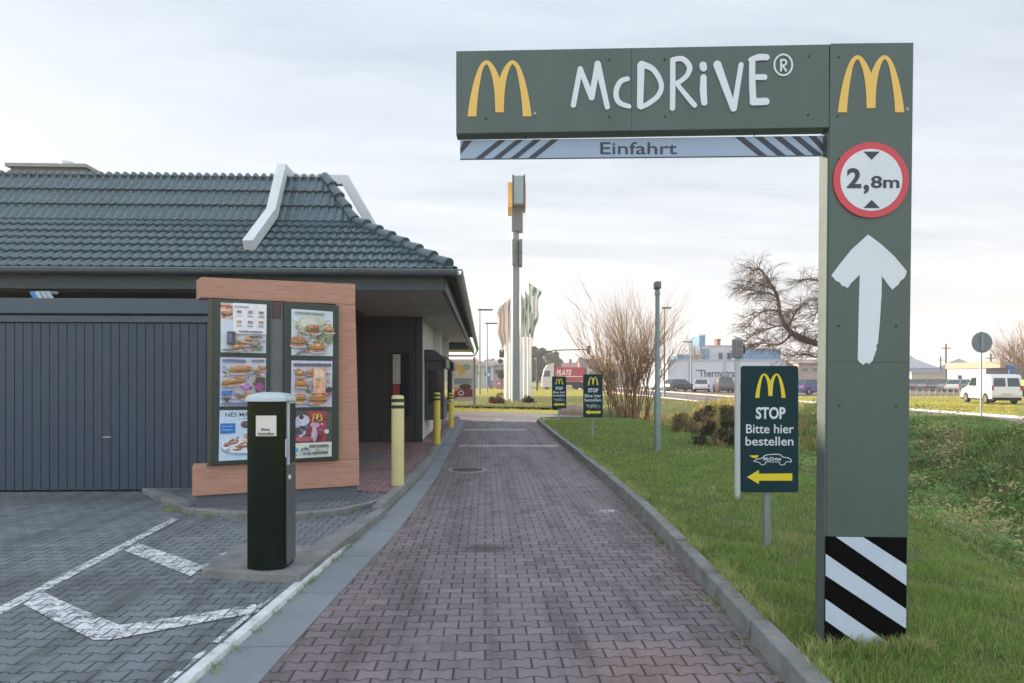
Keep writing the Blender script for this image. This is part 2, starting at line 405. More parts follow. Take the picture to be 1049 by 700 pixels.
# concrete slab under the speaker post, with the strip running back along the lane
e = [G(x, y, .085) for x, y in ((206,583),(307,589.5),(337,565),(396,521),(388,520.5),(312,562),(300,556),(246,556))]
mb = MB(); mb.slab([(p.x,p.y) for p in e], -.05, .085); struct(mb.build('post_island', m_conc, bevel=.01, seg=3))

# ------------------------------------------------------------ terrain
def e_near(y): return lerp_poly([(2.6,-9),(3.0,2.5),(3.15,4),(3.7,6.5),(4.2,9),(4.8,14),(5.2,20),(5.4,60)], y)
def hn(x, y):
    return (.035*sin(x*1.7+y*.6)+.03*sin(x*.9-y*1.3+1)+.02*sin(x*3.1+y*2.7))
def lawn_z(x, y):
    s = x-e_near(y); D = .86*(1-min(1, max(0, (y-24)/14))*.75)
    if s < 0: z = .075+.01*sin(x*2+y)*min(1, max(0, (x-rk(y)-.15)))
    elif s < 3.0: f = s/3.0; f = f*f*(3-2*f); z = .075-D*f
    elif s < 3.6: z = .075-D
    elif s < 6.6: f = (s-3.6)/3.0; f = f*f*(3-2*f); z = .075-D+f*(D+.33)
    elif s < 8.5: z = .405+.04*(s-6.6)/1.9
    else: z = .445
    z += hn(x, y)*min(1, max(0, s*.8))
    if x > 13.4: z = z+(.03-z)*min(1, (x-13.4)/1.0)
    if y > 34: z = z+(0.0-z)*min(1, (y-34)/10)
    return z
def lawn_left(y):
    if y <= 24.6: return rk(y)+.125
    if y < 26: return rk(24.6)+.125+(y-24.6)*1.8
    if y < 34.5: return 4.3
    return max(-3, 4.3-(y-34.5)*2)
mb = MB(); Y = list(np.arange(-7, 12, .25))+list(np.arange(12, 26, .5))+list(np.arange(26, 61, 1.5)); nx = 60
vs = []
for y in Y:
    xl = lawn_left(y)
    for i in range(nx+1):
        x = xl+(14.45-xl)*i/nx; vs.append((x, y, lawn_z(x, y)))
n = nx+1
mb.add(vs, [(j*n+i, j*n+i+1, (j+1)*n+i+1, (j+1)*n+i) for j in range(len(Y)-1) for i in range(nx)])
m_lawn2 = m_lawn
lawn = mb.build('lawn', m_lawn, smooth=True); struct(lawn)
# one ground sheet out to the horizon, sunk under the lawn and the ditch
xs = [-1500,-600,-250,-100,-50,-25,-12,1.5,2.0,2.6,3.2,4.9,5.5,13.6,14.3,16,22,30,50,100,250,600,1500]
yv = [-400,-150,-60,-20,-8,-6,-5,20,24,30,38,46,54,60,80,120,200,400,900,2500]
def gz(x, y): 
    if 2.5 < x < 13.7 and -5.5 < y < 45 and not (y >= 24 and x < 5.2): return -1.3
    return -.06
mb = MB(); vs = [(x, y, gz(x,y)) for y in yv for x in xs]; n = len(xs)
mb.add(vs, [(j*n+i, j*n+i+1, (j+1)*n+i+1, (j+1)*n+i) for j in range(len(yv)-1) for i in range(n-1)])
struct(mb.build('ground', m_grassg))
def sheet(name, pts, z, m):
    mb = MB(); n = len(pts)
    a = sum(pts[i][0]*pts[(i+1)%n][1]-pts[(i+1)%n][0]*pts[i][1] for i in range(n))
    if a < 0: pts = pts[::-1]
    mb.add([(p[0],p[1],z) for p in pts], [list(range(n))]); o = mb.build(name, m); struct(o); return o
sheet('cross_road', [(-60,25.4),(-6,25.4),(-6,24.9),(rk(24.6)+.0,24.6),(2.2,25.4),(4.4,25.6),(4.6,27.5),(3.6,29.8),(1.0,31.5),(-4,32.5),(-60,32.5)], -.012, m_asph2)
sheet('main_road', [(14.5,-40),(21,-40),(21,140),(14.5,140)], -.01, m_asph)
sheet('road_marking', [(14.75,-40),(14.87,-40),(14.87,140),(14.75,140)], -.005, mat('road_paint', (.7,.7,.68), .7))
sheet('road_marking', [(20.7,-40),(20.82,-40),(20.82,140),(20.7,140)], -.005, MATS['road_paint'])
mb = MB()
for i in range(24): 
    y = 6+i*6; mb.add([(17.7,y,-.005),(17.82,y,-.005),(17.82,y+3,-.005),(17.7,y+3,-.005)], [(0,1,2,3)])
struct(mb.build('road_marking', MATS['road_paint']))
mb = MB(); mb.box(21.0,21.35,-40,140,-.05,.07); mb.box(14.3,14.5,-40,140,-.05,.06); struct(mb.build('road_kerb', mat('pale_kerb', (.5,.46,.42), .8)))
sheet('car_park', [(24,62),(120,62),(120,150),(24,150)], -.02, m_asph)
sheet('side_road', [(-70,52),(-4,52),(-2,54),(-2,58),(-70,60)], -.02, m_asph2)
sheet('gravel_patch', [(-6,38.5),(-2.3,38.5),(-1.6,42),(-6,43)], -.03, m_gravel)
# ------------------------------------------------------------ restaurant
m_tile = mat('roof_tile', (.060,.098,.118), .3, var=.22, scale=2.2, bump=.15, bscale=30, dirt=.35, dirtcol=(.05,.06,.055), spec=.55)
m_zinc = mat('zinc', (.21,.25,.27), .42, .75, var=.15, scale=3, dirt=.3, dirtcol=(.12,.14,.14))
m_whitebeam = mat('beam_white', (.62,.66,.68), .5, var=.06, scale=1.5, dirt=.3, dirtcol=(.42,.44,.45))
m_fascia = mat('fascia_paint', (.04,.062,.07), .55, var=.12)
m_soffit = mat('soffit_board', (.46,.425,.40), .7, var=.1, stretch=(1,6,1))
m_wallw = mat('pale_render', (.55,.54,.5), .8, var=.08, scale=1.5, bump=.3, bscale=80, dirt=.25, dirtcol=(.35,.34,.3))
m_dgrey = mat('anthracite_steel', (.035,.043,.05), .45, .2, var=.12)
m_glass = mat('dark_glass', (.02,.025,.03), .04, 0, var=.02, spec=.8, coat=.6)
def board_mat(name, col, pitch, axis='X'):
    m, t, b = newmat(name); P = obc(t); sp = t.new('ShaderNodeSeparateXYZ'); t.put(sp.inputs[0], P)
    u = t.m('DIVIDE', sp.outputs[0 if axis == 'X' else 1], pitch); k = t.m('FLOOR', u); f = t.m('SUBTRACT', u, k)
    wn = t.new('ShaderNodeTexWhiteNoise', noise_dimensions='1D'); t.put(wn.inputs['W'], k)
    g = t.noise(t.mapping(P, (8,8,.6)), 4, 5, .6)
    c = t.mix(t.m('ADD', t.m('MULTIPLY', wn.outputs[0], .5), t.m('MULTIPLY', g, .5)), tuple(x*.7 for x in col), tuple(x*1.35 for x in col))
    e = t.mr(t.m('MINIMUM', f, t.m('SUBTRACT', 1., f)), .01, .05)
    c = t.mix(e, tuple(x*.25 for x in col), c); t.put(b.inputs['Base Color'], c); b.inputs['Roughness'].default_value = .5
    bp = t.new('ShaderNodeBump'); bp.inputs['Distance'].default_value = .01; t.put(bp.inputs['Height'], e); t.put(b.inputs['Normal'], bp.outputs[0])
    return m
m_board = board_mat('dark_cladding', (.034,.031,.034), .14)

EX, EY, EZ = -.48, 10.6, 3.22      # roof corner at the eaves
R1, R2 = 1.90, 2.59                # plan run of the lower and the upper slope
Z1, Z2 = 4.38, 5.37
XL, YB = -17.0, 27.2               # far left end of the front roof, back of the roof
rest = thing('restaurant', 'low dark restaurant with a tiled mansard roof and white roof beams, behind the garage', 'restaurant', (-3, 12, 0))
RO = Vector((-3, 12, 0))
def rb(mb, name, mats, parent=None, **k):       # build in world coords under the restaurant
    par = parent or rest
    off = RO
    mb.v = [(v[0]-off.x, v[1]-off.y, v[2]-off.z) for v in mb.v]
    return mb.build(name, mats, par, **k)
# body
mb = MB(); mb.box(XL+.3, -1.55, 15.6, 26.0, 0, 3.0); rb(mb, 'wall', m_board)
mb = MB(); mb.box(-1.55, -1.47, 15.66, 26.02, .113, 3.0); side_wall = rb(mb, 'side_wall', m_wallw)
mb = MB(); mb.box(XL+.3, EX-.22, EY+.28, YB+.3, 2.955, 3.0); rb(mb, 'soffit', m_soffit)
mb = MB(); mb.box(XL+.4, -2.62, EY+.3, 15.6, 2.90, 2.95); rb(mb, 'soffit_shade', m_board)  # dark board puts the shade above the garage into the soffit colour
mb = MB(); mb.box(XL+.4, -2.6, 11.9, 12.0, .0, 2.9); rb(mb, 'back_wall', m_board)
mb = MB(); mb.box(XL, EX-.16, EY+.14, EY+.2, 2.93, 3.2); mb.box(EX-.2, EX-.14, EY+.2, 38.2, 2.93, 3.2); rb(mb, 'fascia', m_fascia)
# flat canopy beyond the main roof
mb = MB(); mb.box(-9, EX-.2, YB+.31, 38.2, 3.03, 3.2); rb(mb, 'canopy', m_soffit)
for py in (28.6, 33, 37.6):
    mb = MB(); mb.box(-8.3,-8.1,py-.1,py+.1,-.06,3.03); rb(mb, 'canopy_post', m_dgrey)
mb = MB(); mb.box(-8, EX-.25, 26.6, 26.75, 2.75, 2.95); rb(mb, 'canopy_beam', m_fascia)
mb = MB(); mb.box(-8, EX-.25, 30.6, 30.75, 2.85, 3.03); rb(mb, 'canopy_beam', m_fascia)
# ---- tiles as real corrugated courses
def tile_face(axis):
    """axis 0: front slope (runs along -X, rises +Y); axis 1: side slope (runs along +Y, rises -X)"""
    mb = MB()
    courses = [(i/7, (i+1)/7, 0) for i in range(7)]+[(i/3, (i+1)/3, 1) for i in range(3)]
    pitch = .152; sub = 6
    L = (EX-XL) if axis == 0 else (YB-EY)
    nU = int(L/pitch)
    for a, b_, part in courses:
        if part == 0: r0, r1 = a*R1, b_*R1; z0, z1 = EZ+(Z1-EZ)*a, EZ+(Z1-EZ)*b_; sl = atan2(Z1-EZ, R1)
        else: r0, r1 = R1+a*(R2-R1), R1+b_*(R2-R1); z0, z1 = Z1+(Z2-Z1)*a, Z1+(Z2-Z1)*b_; sl = atan2(Z2-Z1, R2-R1)
        ny, nz = -sin(sl), cos(sl)
        lift0, lift1 = .05, .012
        rows = [(r0-.02*cos(sl), z0-.02*sin(sl), lift0-.028, .2), (r0-.02*cos(sl), z0-.02*sin(sl), lift0, 1.), (r1, z1, lift1, 1.)]
        vs = []; N = nU*sub+1
        for (r, z, lf, am) in rows:
            for i in range(N):
                u = i*pitch/sub
                ph = (i % sub)/sub
                w = .024*(.5+.5*cos(2*pi*ph)) + .008*cos(4*pi*ph+1.0)
                uu = max(u, r+.0)               # clip along the hip
                h = lf+w*(1 if am == 1. else .9)
                rr, zz = r+ny*h, z+nz*h
                if axis == 0: vs.append((EX-uu, EY+rr, zz))
                else: vs.append((EX-rr, EY+uu, zz))
        fs = []
        for k in range(2):
            for i in range(N-1):
                if (i+1)*pitch/sub < rows[k][0]: continue
                q = (k*N+i, k*N+i+1, (k+1)*N+i+1, (k+1)*N+i)
                fs.append(q if axis == 1 else q[::-1])
        mb.add(vs, fs)
    return mb
o = rb(tile_face(0), 'front_roof', m_tile, smooth=True)
o = rb(tile_face(1), 'side_roof', m_tile, smooth=True)
mb = MB()   # sheathing under the tiles and the flat top
A = lambda r, z: [(XL, EY+r, z), (EX-r, EY+r, z), (EX-r, YB, z)]
p0, p1, p2 = A(.02, EZ-.03), A(R1, Z1-.03), A(R2, Z2-.03)
for q0, q1 in ((p0,p1),(p1,p2)):
    mb.add([q0[0],q0[1],q1[1],q1[0]], [(0,1,2,3)]); mb.add([q0[1],q0[2],q1[2],q1[1]], [(0,1,2,3)])
mb.add([p2[0],p2[1],p2[2],(XL,YB,Z2-.03)], [(0,1,2,3)])
mb.add([p0[2],(XL,YB,EZ-.03),(XL,YB,Z2-.03),p2[2],p1[2]], [(0,1,2,3,4)])
mb.add([p0[0],p1[0],p2[0],(XL,YB,Z2-.03),(XL,YB,EZ-.03)], [(0,1,2,3,4)])
rb(mb, 'roof_deck', m_fascia)
# hip caps: overlapping half round tiles
mb = MB()
def caps(a, b_, n):
    a = Vector(a); b_ = Vector(b_); d = (b_-a)/n
    for i in range(n):
        s = a+d*i-d*.12; e_ = a+d*(i+1)
        up = Vector((0,0,.03))
        mb.tube([s+up, s+d*.1+up, e_-up*.2], [.105,.10,.078], 12)
caps((EX-.12, EY+.12, EZ+.10), (EX-R1, EY+R1, Z1+.04), 7); caps((EX-R1, EY+R1, Z1+.04), (EX-R2, EY+R2, Z2+.06), 4)
rb(mb, 'hip_tiles', m_tile, smooth=True)
mb = MB()
for i in range(int((EX-R2-XL)/.152)):
    x = EX-R2-.05-i*.152; mb.tube([(x-.03,EY+R2-.06,Z2-.02),(x-.03,EY+R2-.0,Z2+.045),(x-.03,EY+R2+.22,Z2+.035)], [.045,.05,.045], 7)
mb.box(XL, EX-R2, EY+R2-.02, EY+R2+.1, Z2-.06, Z2+.03)
rb(mb, 'ridge_tiles', m_tile, smooth=True)
# gutter
def gprof(n=9, r=.075): return [(r*cos(pi+pi*i/(n-1)), r*sin(pi+pi*i/(n-1))) for i in range(n)]
mb = MB(); pr = gprof()
for (p, q, ax) in (((XL, EY-.04, EZ-.01), (EX+.05, EY-.04, EZ-.01), 0), ((EX+.05, EY-.04, EZ-.01), (EX+.05, 38.3, EZ-.03), 1)):
    vs = []
    for e_ in (p, q):
        for r_ in (1., .93):
            for (a, z) in pr:
                if ax == 0: vs.append((e_[0], e_[1]+a*r_, e_[2]+z*r_))
                else: vs.append((e_[0]+a*r_, e_[1], e_[2]+z*r_))
    k = len(pr)
    fs = [(i, i+1, 2*k+i+1, 2*k+i) for i in range(k-1)]+[(k+i+1, k+i, 3*k+i, 3*k+i+1) for i in range(k-1)]
    fs += [(0, k, 3*k, 2*k), (k-1, 2*k-1, 4*k-1, 3*k-1)]
    mb.add(vs, fs)
mb.tube([(XL, EY-.115, EZ-.005), (EX+.12, EY-.115, EZ-.005)], .012, 6); mb.tube([(EX+.125, EY-.1, EZ-.005), (EX+.125, 38.3, EZ-.02)], .012, 6)
gut = rb(mb, 'roof_gutter', m_zinc, smooth=True)
y = EY+.3
mb = MB()
while y < 38.2:
    for i in range(8):
        a0, a1 = pi+pi*i/8, pi+pi*(i+1)/8
        mb.add([(EX+.05+.088*cos(a), yy, EZ-.015+.088*sin(a)) for a in (a0,a1) for yy in (y,y+.035)], [(0,1,3,2)])
    y += .62
x = XL+.3
while x < EX:
    for i in range(8):
        a0, a1 = pi+pi*i/8, pi+pi*(i+1)/8
        mb.add([(xx, EY-.04+.086*cos(a), EZ-.01+.086*sin(a)) for a in (a0,a1) for xx in (x,x+.03)], [(0,2,3,1)])
    x += .9
brk = rb(mb, 'gutter_bracket', m_zinc, gut); brk['kind'] = 'stuff'
mb = MB(); mb.tube([(EX+.05,38.1,3.1),(EX-.1,37.9,2.85),(EX-.2,37.6,2.8),(-7.9,37.6,2.8)], .045, 8); rb(mb, 'drain_pipe', m_zinc, smooth=True)
# white roof beams
def roofbeam(path, axis, c):
    mb = MB(); h = .095; w = .085
    P = [Vector(p) for p in path]; L = []; R = []
    for i, p in enumerate(P):
        d1 = (P[i]-P[i-1]).normalized() if i else (P[1]-P[0]).normalized(); d2 = (P[i+1]-P[i]).normalized() if i < len(P)-1 else d1
        n1 = Vector((-d1.y,d1.x)); n2 = Vector((-d2.y,d2.x)); n = (n1+n2).normalized(); k = h/max(.4, n.dot(n1))
        L.append(p+n*k); R.append(p-n*k)
    pl = [tuple(v) for v in L]+[tuple(v) for v in R[::-1]]
    if axis == 0: mb.sprism(pl, c-w, c+w)
    else: mb.prism(pl, c-w, c+w)
    return mb
rb(roofbeam([(11.1,3.68),(12.32,4.50),(12.93,5.46),(14.3,5.46)], 0, -3.79), 'roof_beam', m_whitebeam, bevel=.012)
rb(roofbeam([(EX-.5,3.68),(EX-1.72,4.50),(EX-2.30,5.50),(EX-3.5,5.50)], 1, 13.75), 'roof_beam', m_whitebeam, bevel=.012)
mb = MB(); mb.sprism([(11.1,3.56),(11.4,3.76),(11.4,3.6),(11.1,3.4)], -3.85,-3.73); rb(mb, 'beam_foot', m_dgrey)
# plant box and vent on the flat top
p = W(18,178,16); q = W(92,178,16)
mb = MB(); mb.box(p.x, q.x, 16.2, 17.4, Z2-.05, 6.42); box_ = rb(mb, 'roof_box', mat('box_grey', (.17,.17,.165), .7))
mb = MB(); mb.box(p.x-.06, q.x+.06, 16.1, 17.5, 6.42, 6.50); rb(mb, 'lid', mat('lid_grey', (.3,.3,.28), .7), box_)
p = W(58,170,16); q = W(69,166,16)
mb = MB(); mb.lathe([(.1,6.5),(.1,6.6),(.14,6.61),(.14,6.68),(.05,6.7)], 16, ((p.x+q.x)/2, 16.6)); rb(mb, 'vent', m_whitebeam, box_, smooth=True)
mb = MB(); mb.tube([(q.x+.55,16.5,6.4),(q.x+1.2,15.9,5.8),(q.x+1.5,15.6,5.5)], .02, 6); rb(mb, 'roof_rail', m_zinc)
# column strip, window front and serving hatches
mb = MB(); mb.box(-1.56,-1.42, 15.55, 15.63, .113, 2.95); rb(mb, 'corner_trim', m_dgrey)
wa, wb_ = W(401,0,15.6).x, W(425,0,15.6).x
mb = MB(); mb.box(wa-.0, wb_+.0, 15.57, 15.6, .62, 2.17); win = rb(mb, 'window', m_dgrey, bevel=.008)
mb = MB(); mb.box(wa+.04, wb_-.03, 15.555, 15.569, .66, 2.13); rb(mb, 'pane', m_glass, win)
mb = MB(); mb.box(wa+.05, wa+.2, 15.545, 15.554, .9, 1.42); rb(mb, 'red_reflection', mat('reflection_red', (.38,.06,.06), .3, var=.2), win)  # red patch painted as a reflection in the glass
mb = MB(); mb.box(wa+.05, wa+.22, 15.545, 15.554, 1.43, 2.1); rb(mb, 'pale_reflection', mat('reflection_white', (.5,.48,.42), .5, var=.08), win)  # pale upper part of the same painted reflection
for y0, dep in ((16.6, 1.5), (20.6, 1.3)):
    h_ = thing('h', '', '', (0,0,0)); bpy.data.objects.remove(h_)
    mb = MB(); X0, X1 = -1.46, -1.0
    mb.box(X0, X1, y0, y0+dep, .55, 1.98); hatch = rb(mb, 'serving_window', m_dgrey, bevel=.01)
    mb = MB(); mb.prism([(X0,1.985),(X0,2.25),(X1-.25,2.25),(X1+.06,2.02),(X1+.06,1.80),(X1+.012,1.80),(X1+.012,1.985)], y0-.06, y0+dep+.06); rb(mb, 'hood', m_dgrey, hatch, bevel=.01)
    mb = MB(); mb.box(X1+.002, X1+.01, y0+.12, y0+dep-.12, 1.0, 1.78); rb(mb, 'pane', m_glass, hatch)
    mb = MB(); mb.box(X0+.08, X1-.08, y0-.008, y0-.001, .95, 1.75); rb(mb, 'pane', m_glass, hatch)
    mb = MB(); mb.box(X1, X1+.14, y0+.1, y0+dep-.1, .93, .965); rb(mb, 'shelf', m_zinc, hatch)
for yy in (19.4, 23.6):
    mb = MB(); mb.box(-1.47,-1.26,yy,yy+.25,.113,2.95); rb(mb, 'pilaster', m_wallw)
for yy in (11.9, 14.2, 17.4): rb(MB().lathe([(.07,2.93),(.08,2.953)], 16, (-1.25,yy)), 'soffit_lamp', mat('lamp_off', (.5,.5,.48), .4))

# ------------------------------------------------------------ garage
GY = 9.45
m_gar = mat('garage_steel', (.036,.060,.092), .5, .1, var=.1, scale=.9, dirt=.25, dirtcol=(.07,.085,.1))
m_gtrim = mat('garage_trim', (.060,.088,.118), .5, .1, var=.1, scale=1.2, dirt=.2, dirtcol=(.07,.085,.1))
g = thing('garage', 'blue grey steel garage with an up and over ribbed door, left of the menu boards', 'garage', (-4.6, GY, .018))
def gb(mb, name, m, parent=None, **k):
    mb.v = [(v[0]+4.6, v[1]-GY, v[2]-.018) for v in mb.v]; return mb.build(name, m, parent or g, **k)
gx0, gx1 = -9.2, -2.25
dx0 = W(6,0,9.5).x-.0; dx1 = W(240,0,9.4).x
mb = MB(); mb.box(gx0, dx0-.1, GY, 10.75, .0, 2.42); mb.box(dx1+.1, gx1, GY, 10.75, 0, 2.42); mb.box(gx0, gx1, 10.6, 10.75, 0, 2.42); mb.box(dx0-.1, dx1+.1, GY+.1, 10.6, 2.36, 2.42)
gb(mb, 'wall', m_gar)
mb = MB(); mb.box(gx0-.05, gx1+.05, GY-.05, 10.8, 2.425, 2.63); gb(mb, 'roof_fascia', m_gtrim, bevel=.008)
mb = MB(); mb.box(dx0-.1, dx0, GY-.02, GY+.06, .018, 2.40); mb.box(dx1, dx1+.1, GY-.02, GY+.06, .018, 2.40); mb.box(dx0+.0005, dx1-.0005, GY-.02, GY+.06, 2.31, 2.40); gb(mb, 'door_frame', m_gtrim, bevel=.006)
mb = MB(); x = dx0+.005; pts = []; base = GY+.03
k = 0
while x < dx1-.01:
    p_ = .1155; x1 = min(x+p_, dx1-.003)
    if k == 0: x1 = x+.2
    mb.box(x+.0045, x1-.0045, base-.016, base, .045, 2.30)
    x = x1; k += 1
mb.box(dx0+.004, dx1-.004, base+.001, base+.03, .04, 2.305)
gd = gb(mb, 'garage_door', m_gar, bevel=.003)
hp = W(117, 447, 9.4)
mb = MB(); mb.tube([(hp.x, base-.02, .76),(hp.x,base-.05,.76)], .012, 8); mb.box(hp.x-.055, hp.x+.055, base-.065, base-.05, .752, .768)
gb(mb, 'handle', mat('handle_alu', (.45,.46,.46), .35, .8), gd, bevel=.003)
mb = MB(); mb.box(hp.x-.02, hp.x+.04, base-.02, base-.0165, .96, 1.0); gb(mb, 'lock', m_dgrey, gd)
# rolled parasols or slats lying on the garage roof
for i, (px, c) in enumerate(((31,(.03,.18,.42)),(36,(.35,.42,.45)),(42,(.3,.37,.4)),(47,(.3,.36,.38)))):
    p = W(px, 0, 9.75); mb = MB(); mb.tube([(0,0,.03),(-.10,.04,.14),(-.13,.3,.17)], [.03,.03,.024], 8)
    o = mb.build('rolled_tube', mat('tube_%d' % i, c, .5), None, smooth=True, loc=(p.x+.1, p.y, 2.635))
    tag(o, ['bright blue tube end sticking up on the garage roof, leftmost of four', 'pale grey tube on the garage roof, right beside the blue one', 'grey tube on the garage roof, third from the left', 'grey tube on the garage roof, rightmost of the four'][i], 'tube', 'tubes lying on the garage roof')

# ------------------------------------------------------------ menu board
m_wood = None
def wood_mat():
    m, t, b = newmat('rose_timber'); P = obc(t)
    g1 = t.noise(t.mapping(P, (1.2,8,14)), 3, 6, .65, .6); g2 = t.noise(t.mapping(P, (4,30,60)), 4, 4, .6)
    sp = t.new('ShaderNodeSeparateXYZ'); t.put(sp.inputs[0], P)
    bd = t.m('PINGPONG', t.m('ADD', sp.outputs[2], .03), .0575); ln = t.mr(bd, .0, .003)
    c = t.mix(t.mr(g1, .3, .7), (.37,.18,.12), (.53,.30,.215)); c = t.mix(t.m('MULTIPLY', t.mr(g2, .45, .7), .4), c, (.29,.14,.095))
    c = t.mix(ln, (.26,.14,.11), c)
    t.put(b.inputs['Base Color'], c); b.inputs['Roughness'].default_value = .6
    bp = t.new('ShaderNodeBump'); bp.inputs['Strength'].default_value = .3; bp.inputs['Distance'].default_value = .004; t.put(bp.inputs['Height'], g2); t.put(b.inputs['Normal'], bp.outputs[0])
    return m
m_wood = wood_mat()
m_boxg = mat('lightbox_green', (.022,.042,.036), .35, .1, var=.12, spec=.5)
m_boxo = mat('lightbox_side', (.07,.07,.05), .45, .1, var=.12)
A_ = W(200,0,7.7); B_ = W(368,0,8.41)
aW = atan2(B_.y-A_.y, B_.x-A_.x); LW = (B_-A_).xy.length
def MP(px, py, off=0.):      # pixel -> (u, z) on the menu plane (off metres towards the viewer)
    nx_, ny_ = sin(aW), -cos(aW)      # outward normal (towards viewer)
    k = W(px, py, 1.)-Vector((0,0,EYE)); ox, oy = A_.x+nx_*off, A_.y+ny_*off
    # ray t*k hits plane (P-o).n = 0
    t_ = (ox*nx_+oy*ny_)/(k.x*nx_+k.y*ny_)
    hx, hy = k.x*t_, k.y*t_
    return ((hx-A_.x)*cos(aW)+(hy-A_.y)*sin(aW), EYE+k.z*t_-.089)
menu = thing('menu_board', 'drive through menu board in a pink timber frame with two dark lightboxes', 'menu board', (A_.x, A_.y, .089), aW)
def quadpx(c, off=0.): return [MP(x, y, off) for x, y in c]
zt_l = MP(206,284)[1]; 
u0 = MP(206,300)[0]
mb = MB()
tl, tr, brr, bl = quadpx([(206,284),(364,291),(364,312.5),(206,305)])
vs = [(tl[0],0,tl[1]),(tr[0]-.0,0,tr[1]),(brr[0],0,brr[1]),(bl[0],0,bl[1])]; D = .30
vs += [(tl[0]-.06,D,tl[1]),(tr[0],D,tr[1]),(brr[0],D,brr[1]),(bl[0]-.06,D,bl[1])]
mb.add(vs, [(0,3,2,1),(4,5,6,7),(0,1,5,4),(1,2,6,5),(2,3,7,6),(3,0,4,7)])
q = quadpx([(344,311.6),(364,312.6),(368,471),(345,471.5)]); q[1] = (brr[0], q[1][1])
mb2 = MB(); mb2.prism(q, .0, D)
mb3 = MB(); q = quadpx([(197,478),(368,471),(368,497.5),(197,508.5)]); mb3.prism(q, -.002, D)
mb.build('top_beam', m_wood, menu, bevel=.006); mb2.build('upright', m_wood, menu, bevel=.006); mb3.build('bottom_beam', m_wood, menu, bevel=.006)
mb = MB(); q = quadpx([(201,507),(366,496.5),(366,510),(201,524)]); z_b = -.01
mb.prism([(q[0][0],z_b),(q[1][0],z_b),(q[1][0],q[1][1]),(q[0][0],q[0][1])], .04, D-.04); mb.build('plinth', mat('plinth_grey', (.1,.115,.13), .7), menu)
mb = MB(); q = quadpx([(277,309),(290,309),(290,474),(277,475)]); mb.prism(q, .02, .12); mb.build('middle_post', mat('post_grey', (.16,.18,.19), .5, .2), menu)
mb = MB(); q = quadpx([(279,309),(288,309.5),(288,326),(279,326)]); mb.prism(q, .008, .018); mb.build('bracket', mat('bracket_brown', (.10,.06,.05), .6), menu)
# posters
pc = {}
def pm(c, rough=.25):
    k = tuple(round(x,3) for x in c)
    if k not in pc: pc[k] = mat('print_%d' % len(pc), c, rough, var=(.12 if min(c) > .4 else .5), scale=14, coat=.3)
    return pc[k]
def poster(parent, quad, base, items, name='poster'):
    """quad (tl,tr,br,bl) in u,z; items in 0..1 u (right) and v (down)"""
    tl, tr, br, bl = quad; mats = [pm(base)]; mb = MB(); y = -.004
    def uv(a, b_):
        x = (tl[0]*(1-a)+tr[0]*a)*(1-b_)+(bl[0]*(1-a)+br[0]*a)*b_
        z = (tl[1]*(1-a)+tr[1]*a)*(1-b_)+(bl[1]*(1-a)+br[1]*a)*b_
        return (x, z)
    mb.prism([tl,tr,br,bl], y, 0, 0); L = 0
    for it in items:
        kind, col = it[0], it[1]; m_ = pm(col)
        if m_ not in mats: mats.append(m_)
        mi = mats.index(m_); L += .00025
        if kind == 'r': a, b_, c_, d_ = it[2:6]; pl = [uv(a,b_),uv(c_,b_),uv(c_,d_),uv(a,d_)]; mb.prism(pl, y-L, y, mi)
        elif kind == 'e':
            a, b_, ra, rb_ = it[2:6]; rot = it[6] if len(it) > 6 else 0
            pl = [uv(a+ra*cos(t)*cos(rot)-rb_*sin(t)*sin(rot), b_+ra*cos(t)*sin(rot)+rb_*sin(t)*cos(rot)) for t in [2*pi*i/18 for i in range(18)]]
            mb.prism(pl, y-L, y, mi)
        elif kind == 't':
            a, b_, c_, d_, s_ = it[2:7]; p = uv(a, b_); q = uv(c_, d_); put_text(mb, s_, p[0], q[0], q[1], p[1], y-L, mi=mi, bold=.015, depth=.0008)
        elif kind == 'M':
            a, b_, c_, d_ = it[2:6]; p = uv(a, b_); q = uv(c_, d_); mb.prism(arches(p[0], q[0], q[1], p[1]), y-L, y, mi)
    return mb.build(name, mats, parent)
BUN = (.42,.17,.05); BUNL = (.62,.33,.12); MEAT = (.09,.035,.02); LET = (.12,.25,.05); CHE = (.7,.42,.05); RED = (.5,.03,.03); PALE = (.62,.68,.76); BLU = (.03,.16,.5); DRK = (.03,.03,.045); LIL = (.45,.45,.6); SAU = (.6,.5,.4)
R_ = random.Random(3)
def burger(x, y, s, rot=0, long=1.):
    return [('e', LIL, x+.01, y+s*.55, s*1.15*long, s*.25, rot), ('e', BUN, x, y+s*.3, s*long, s*.32, rot), ('e', MEAT, x, y+s*.12, s*1.02*long, s*.22, rot), ('e', LET, x-.01, y+s*.02, s*1.05*long, s*.16, rot), ('e', CHE, x+.01, y-.02*s, s*.9*long, s*.14, rot), ('e', RED, x-.3*s, y-.02, s*.35, s*.1, rot), ('e', BUN, x, y-s*.22, s*.98*long, s*.36, rot), ('e', BUNL, x-s*.15*long, y-s*.33, s*.6*long, s*.16, rot)]+[('e', (.8,.6,.35), x+R_.uniform(-.5,.5)*s*long, y-s*.3+R_.uniform(-.1,.08)*s, .008, .006) for _ in range(5)]
def lines(x, y, w, n, c=DRK, dy=.028, h=.008): return [('r', c, x, y+i*dy, x+w*R_.uniform(.6,1), y+i*dy+h) for i in range(n)]
def words(x, y, w, h, c=DRK):      # unreadable small caption
    out = []; k = x
    while k < x+w:
        d = R_.uniform(.012,.03); out.append(('r', c, k, y+R_.uniform(0,h*.2), k+d*.6, y+h*R_.uniform(.8,1))); k += d
    return out
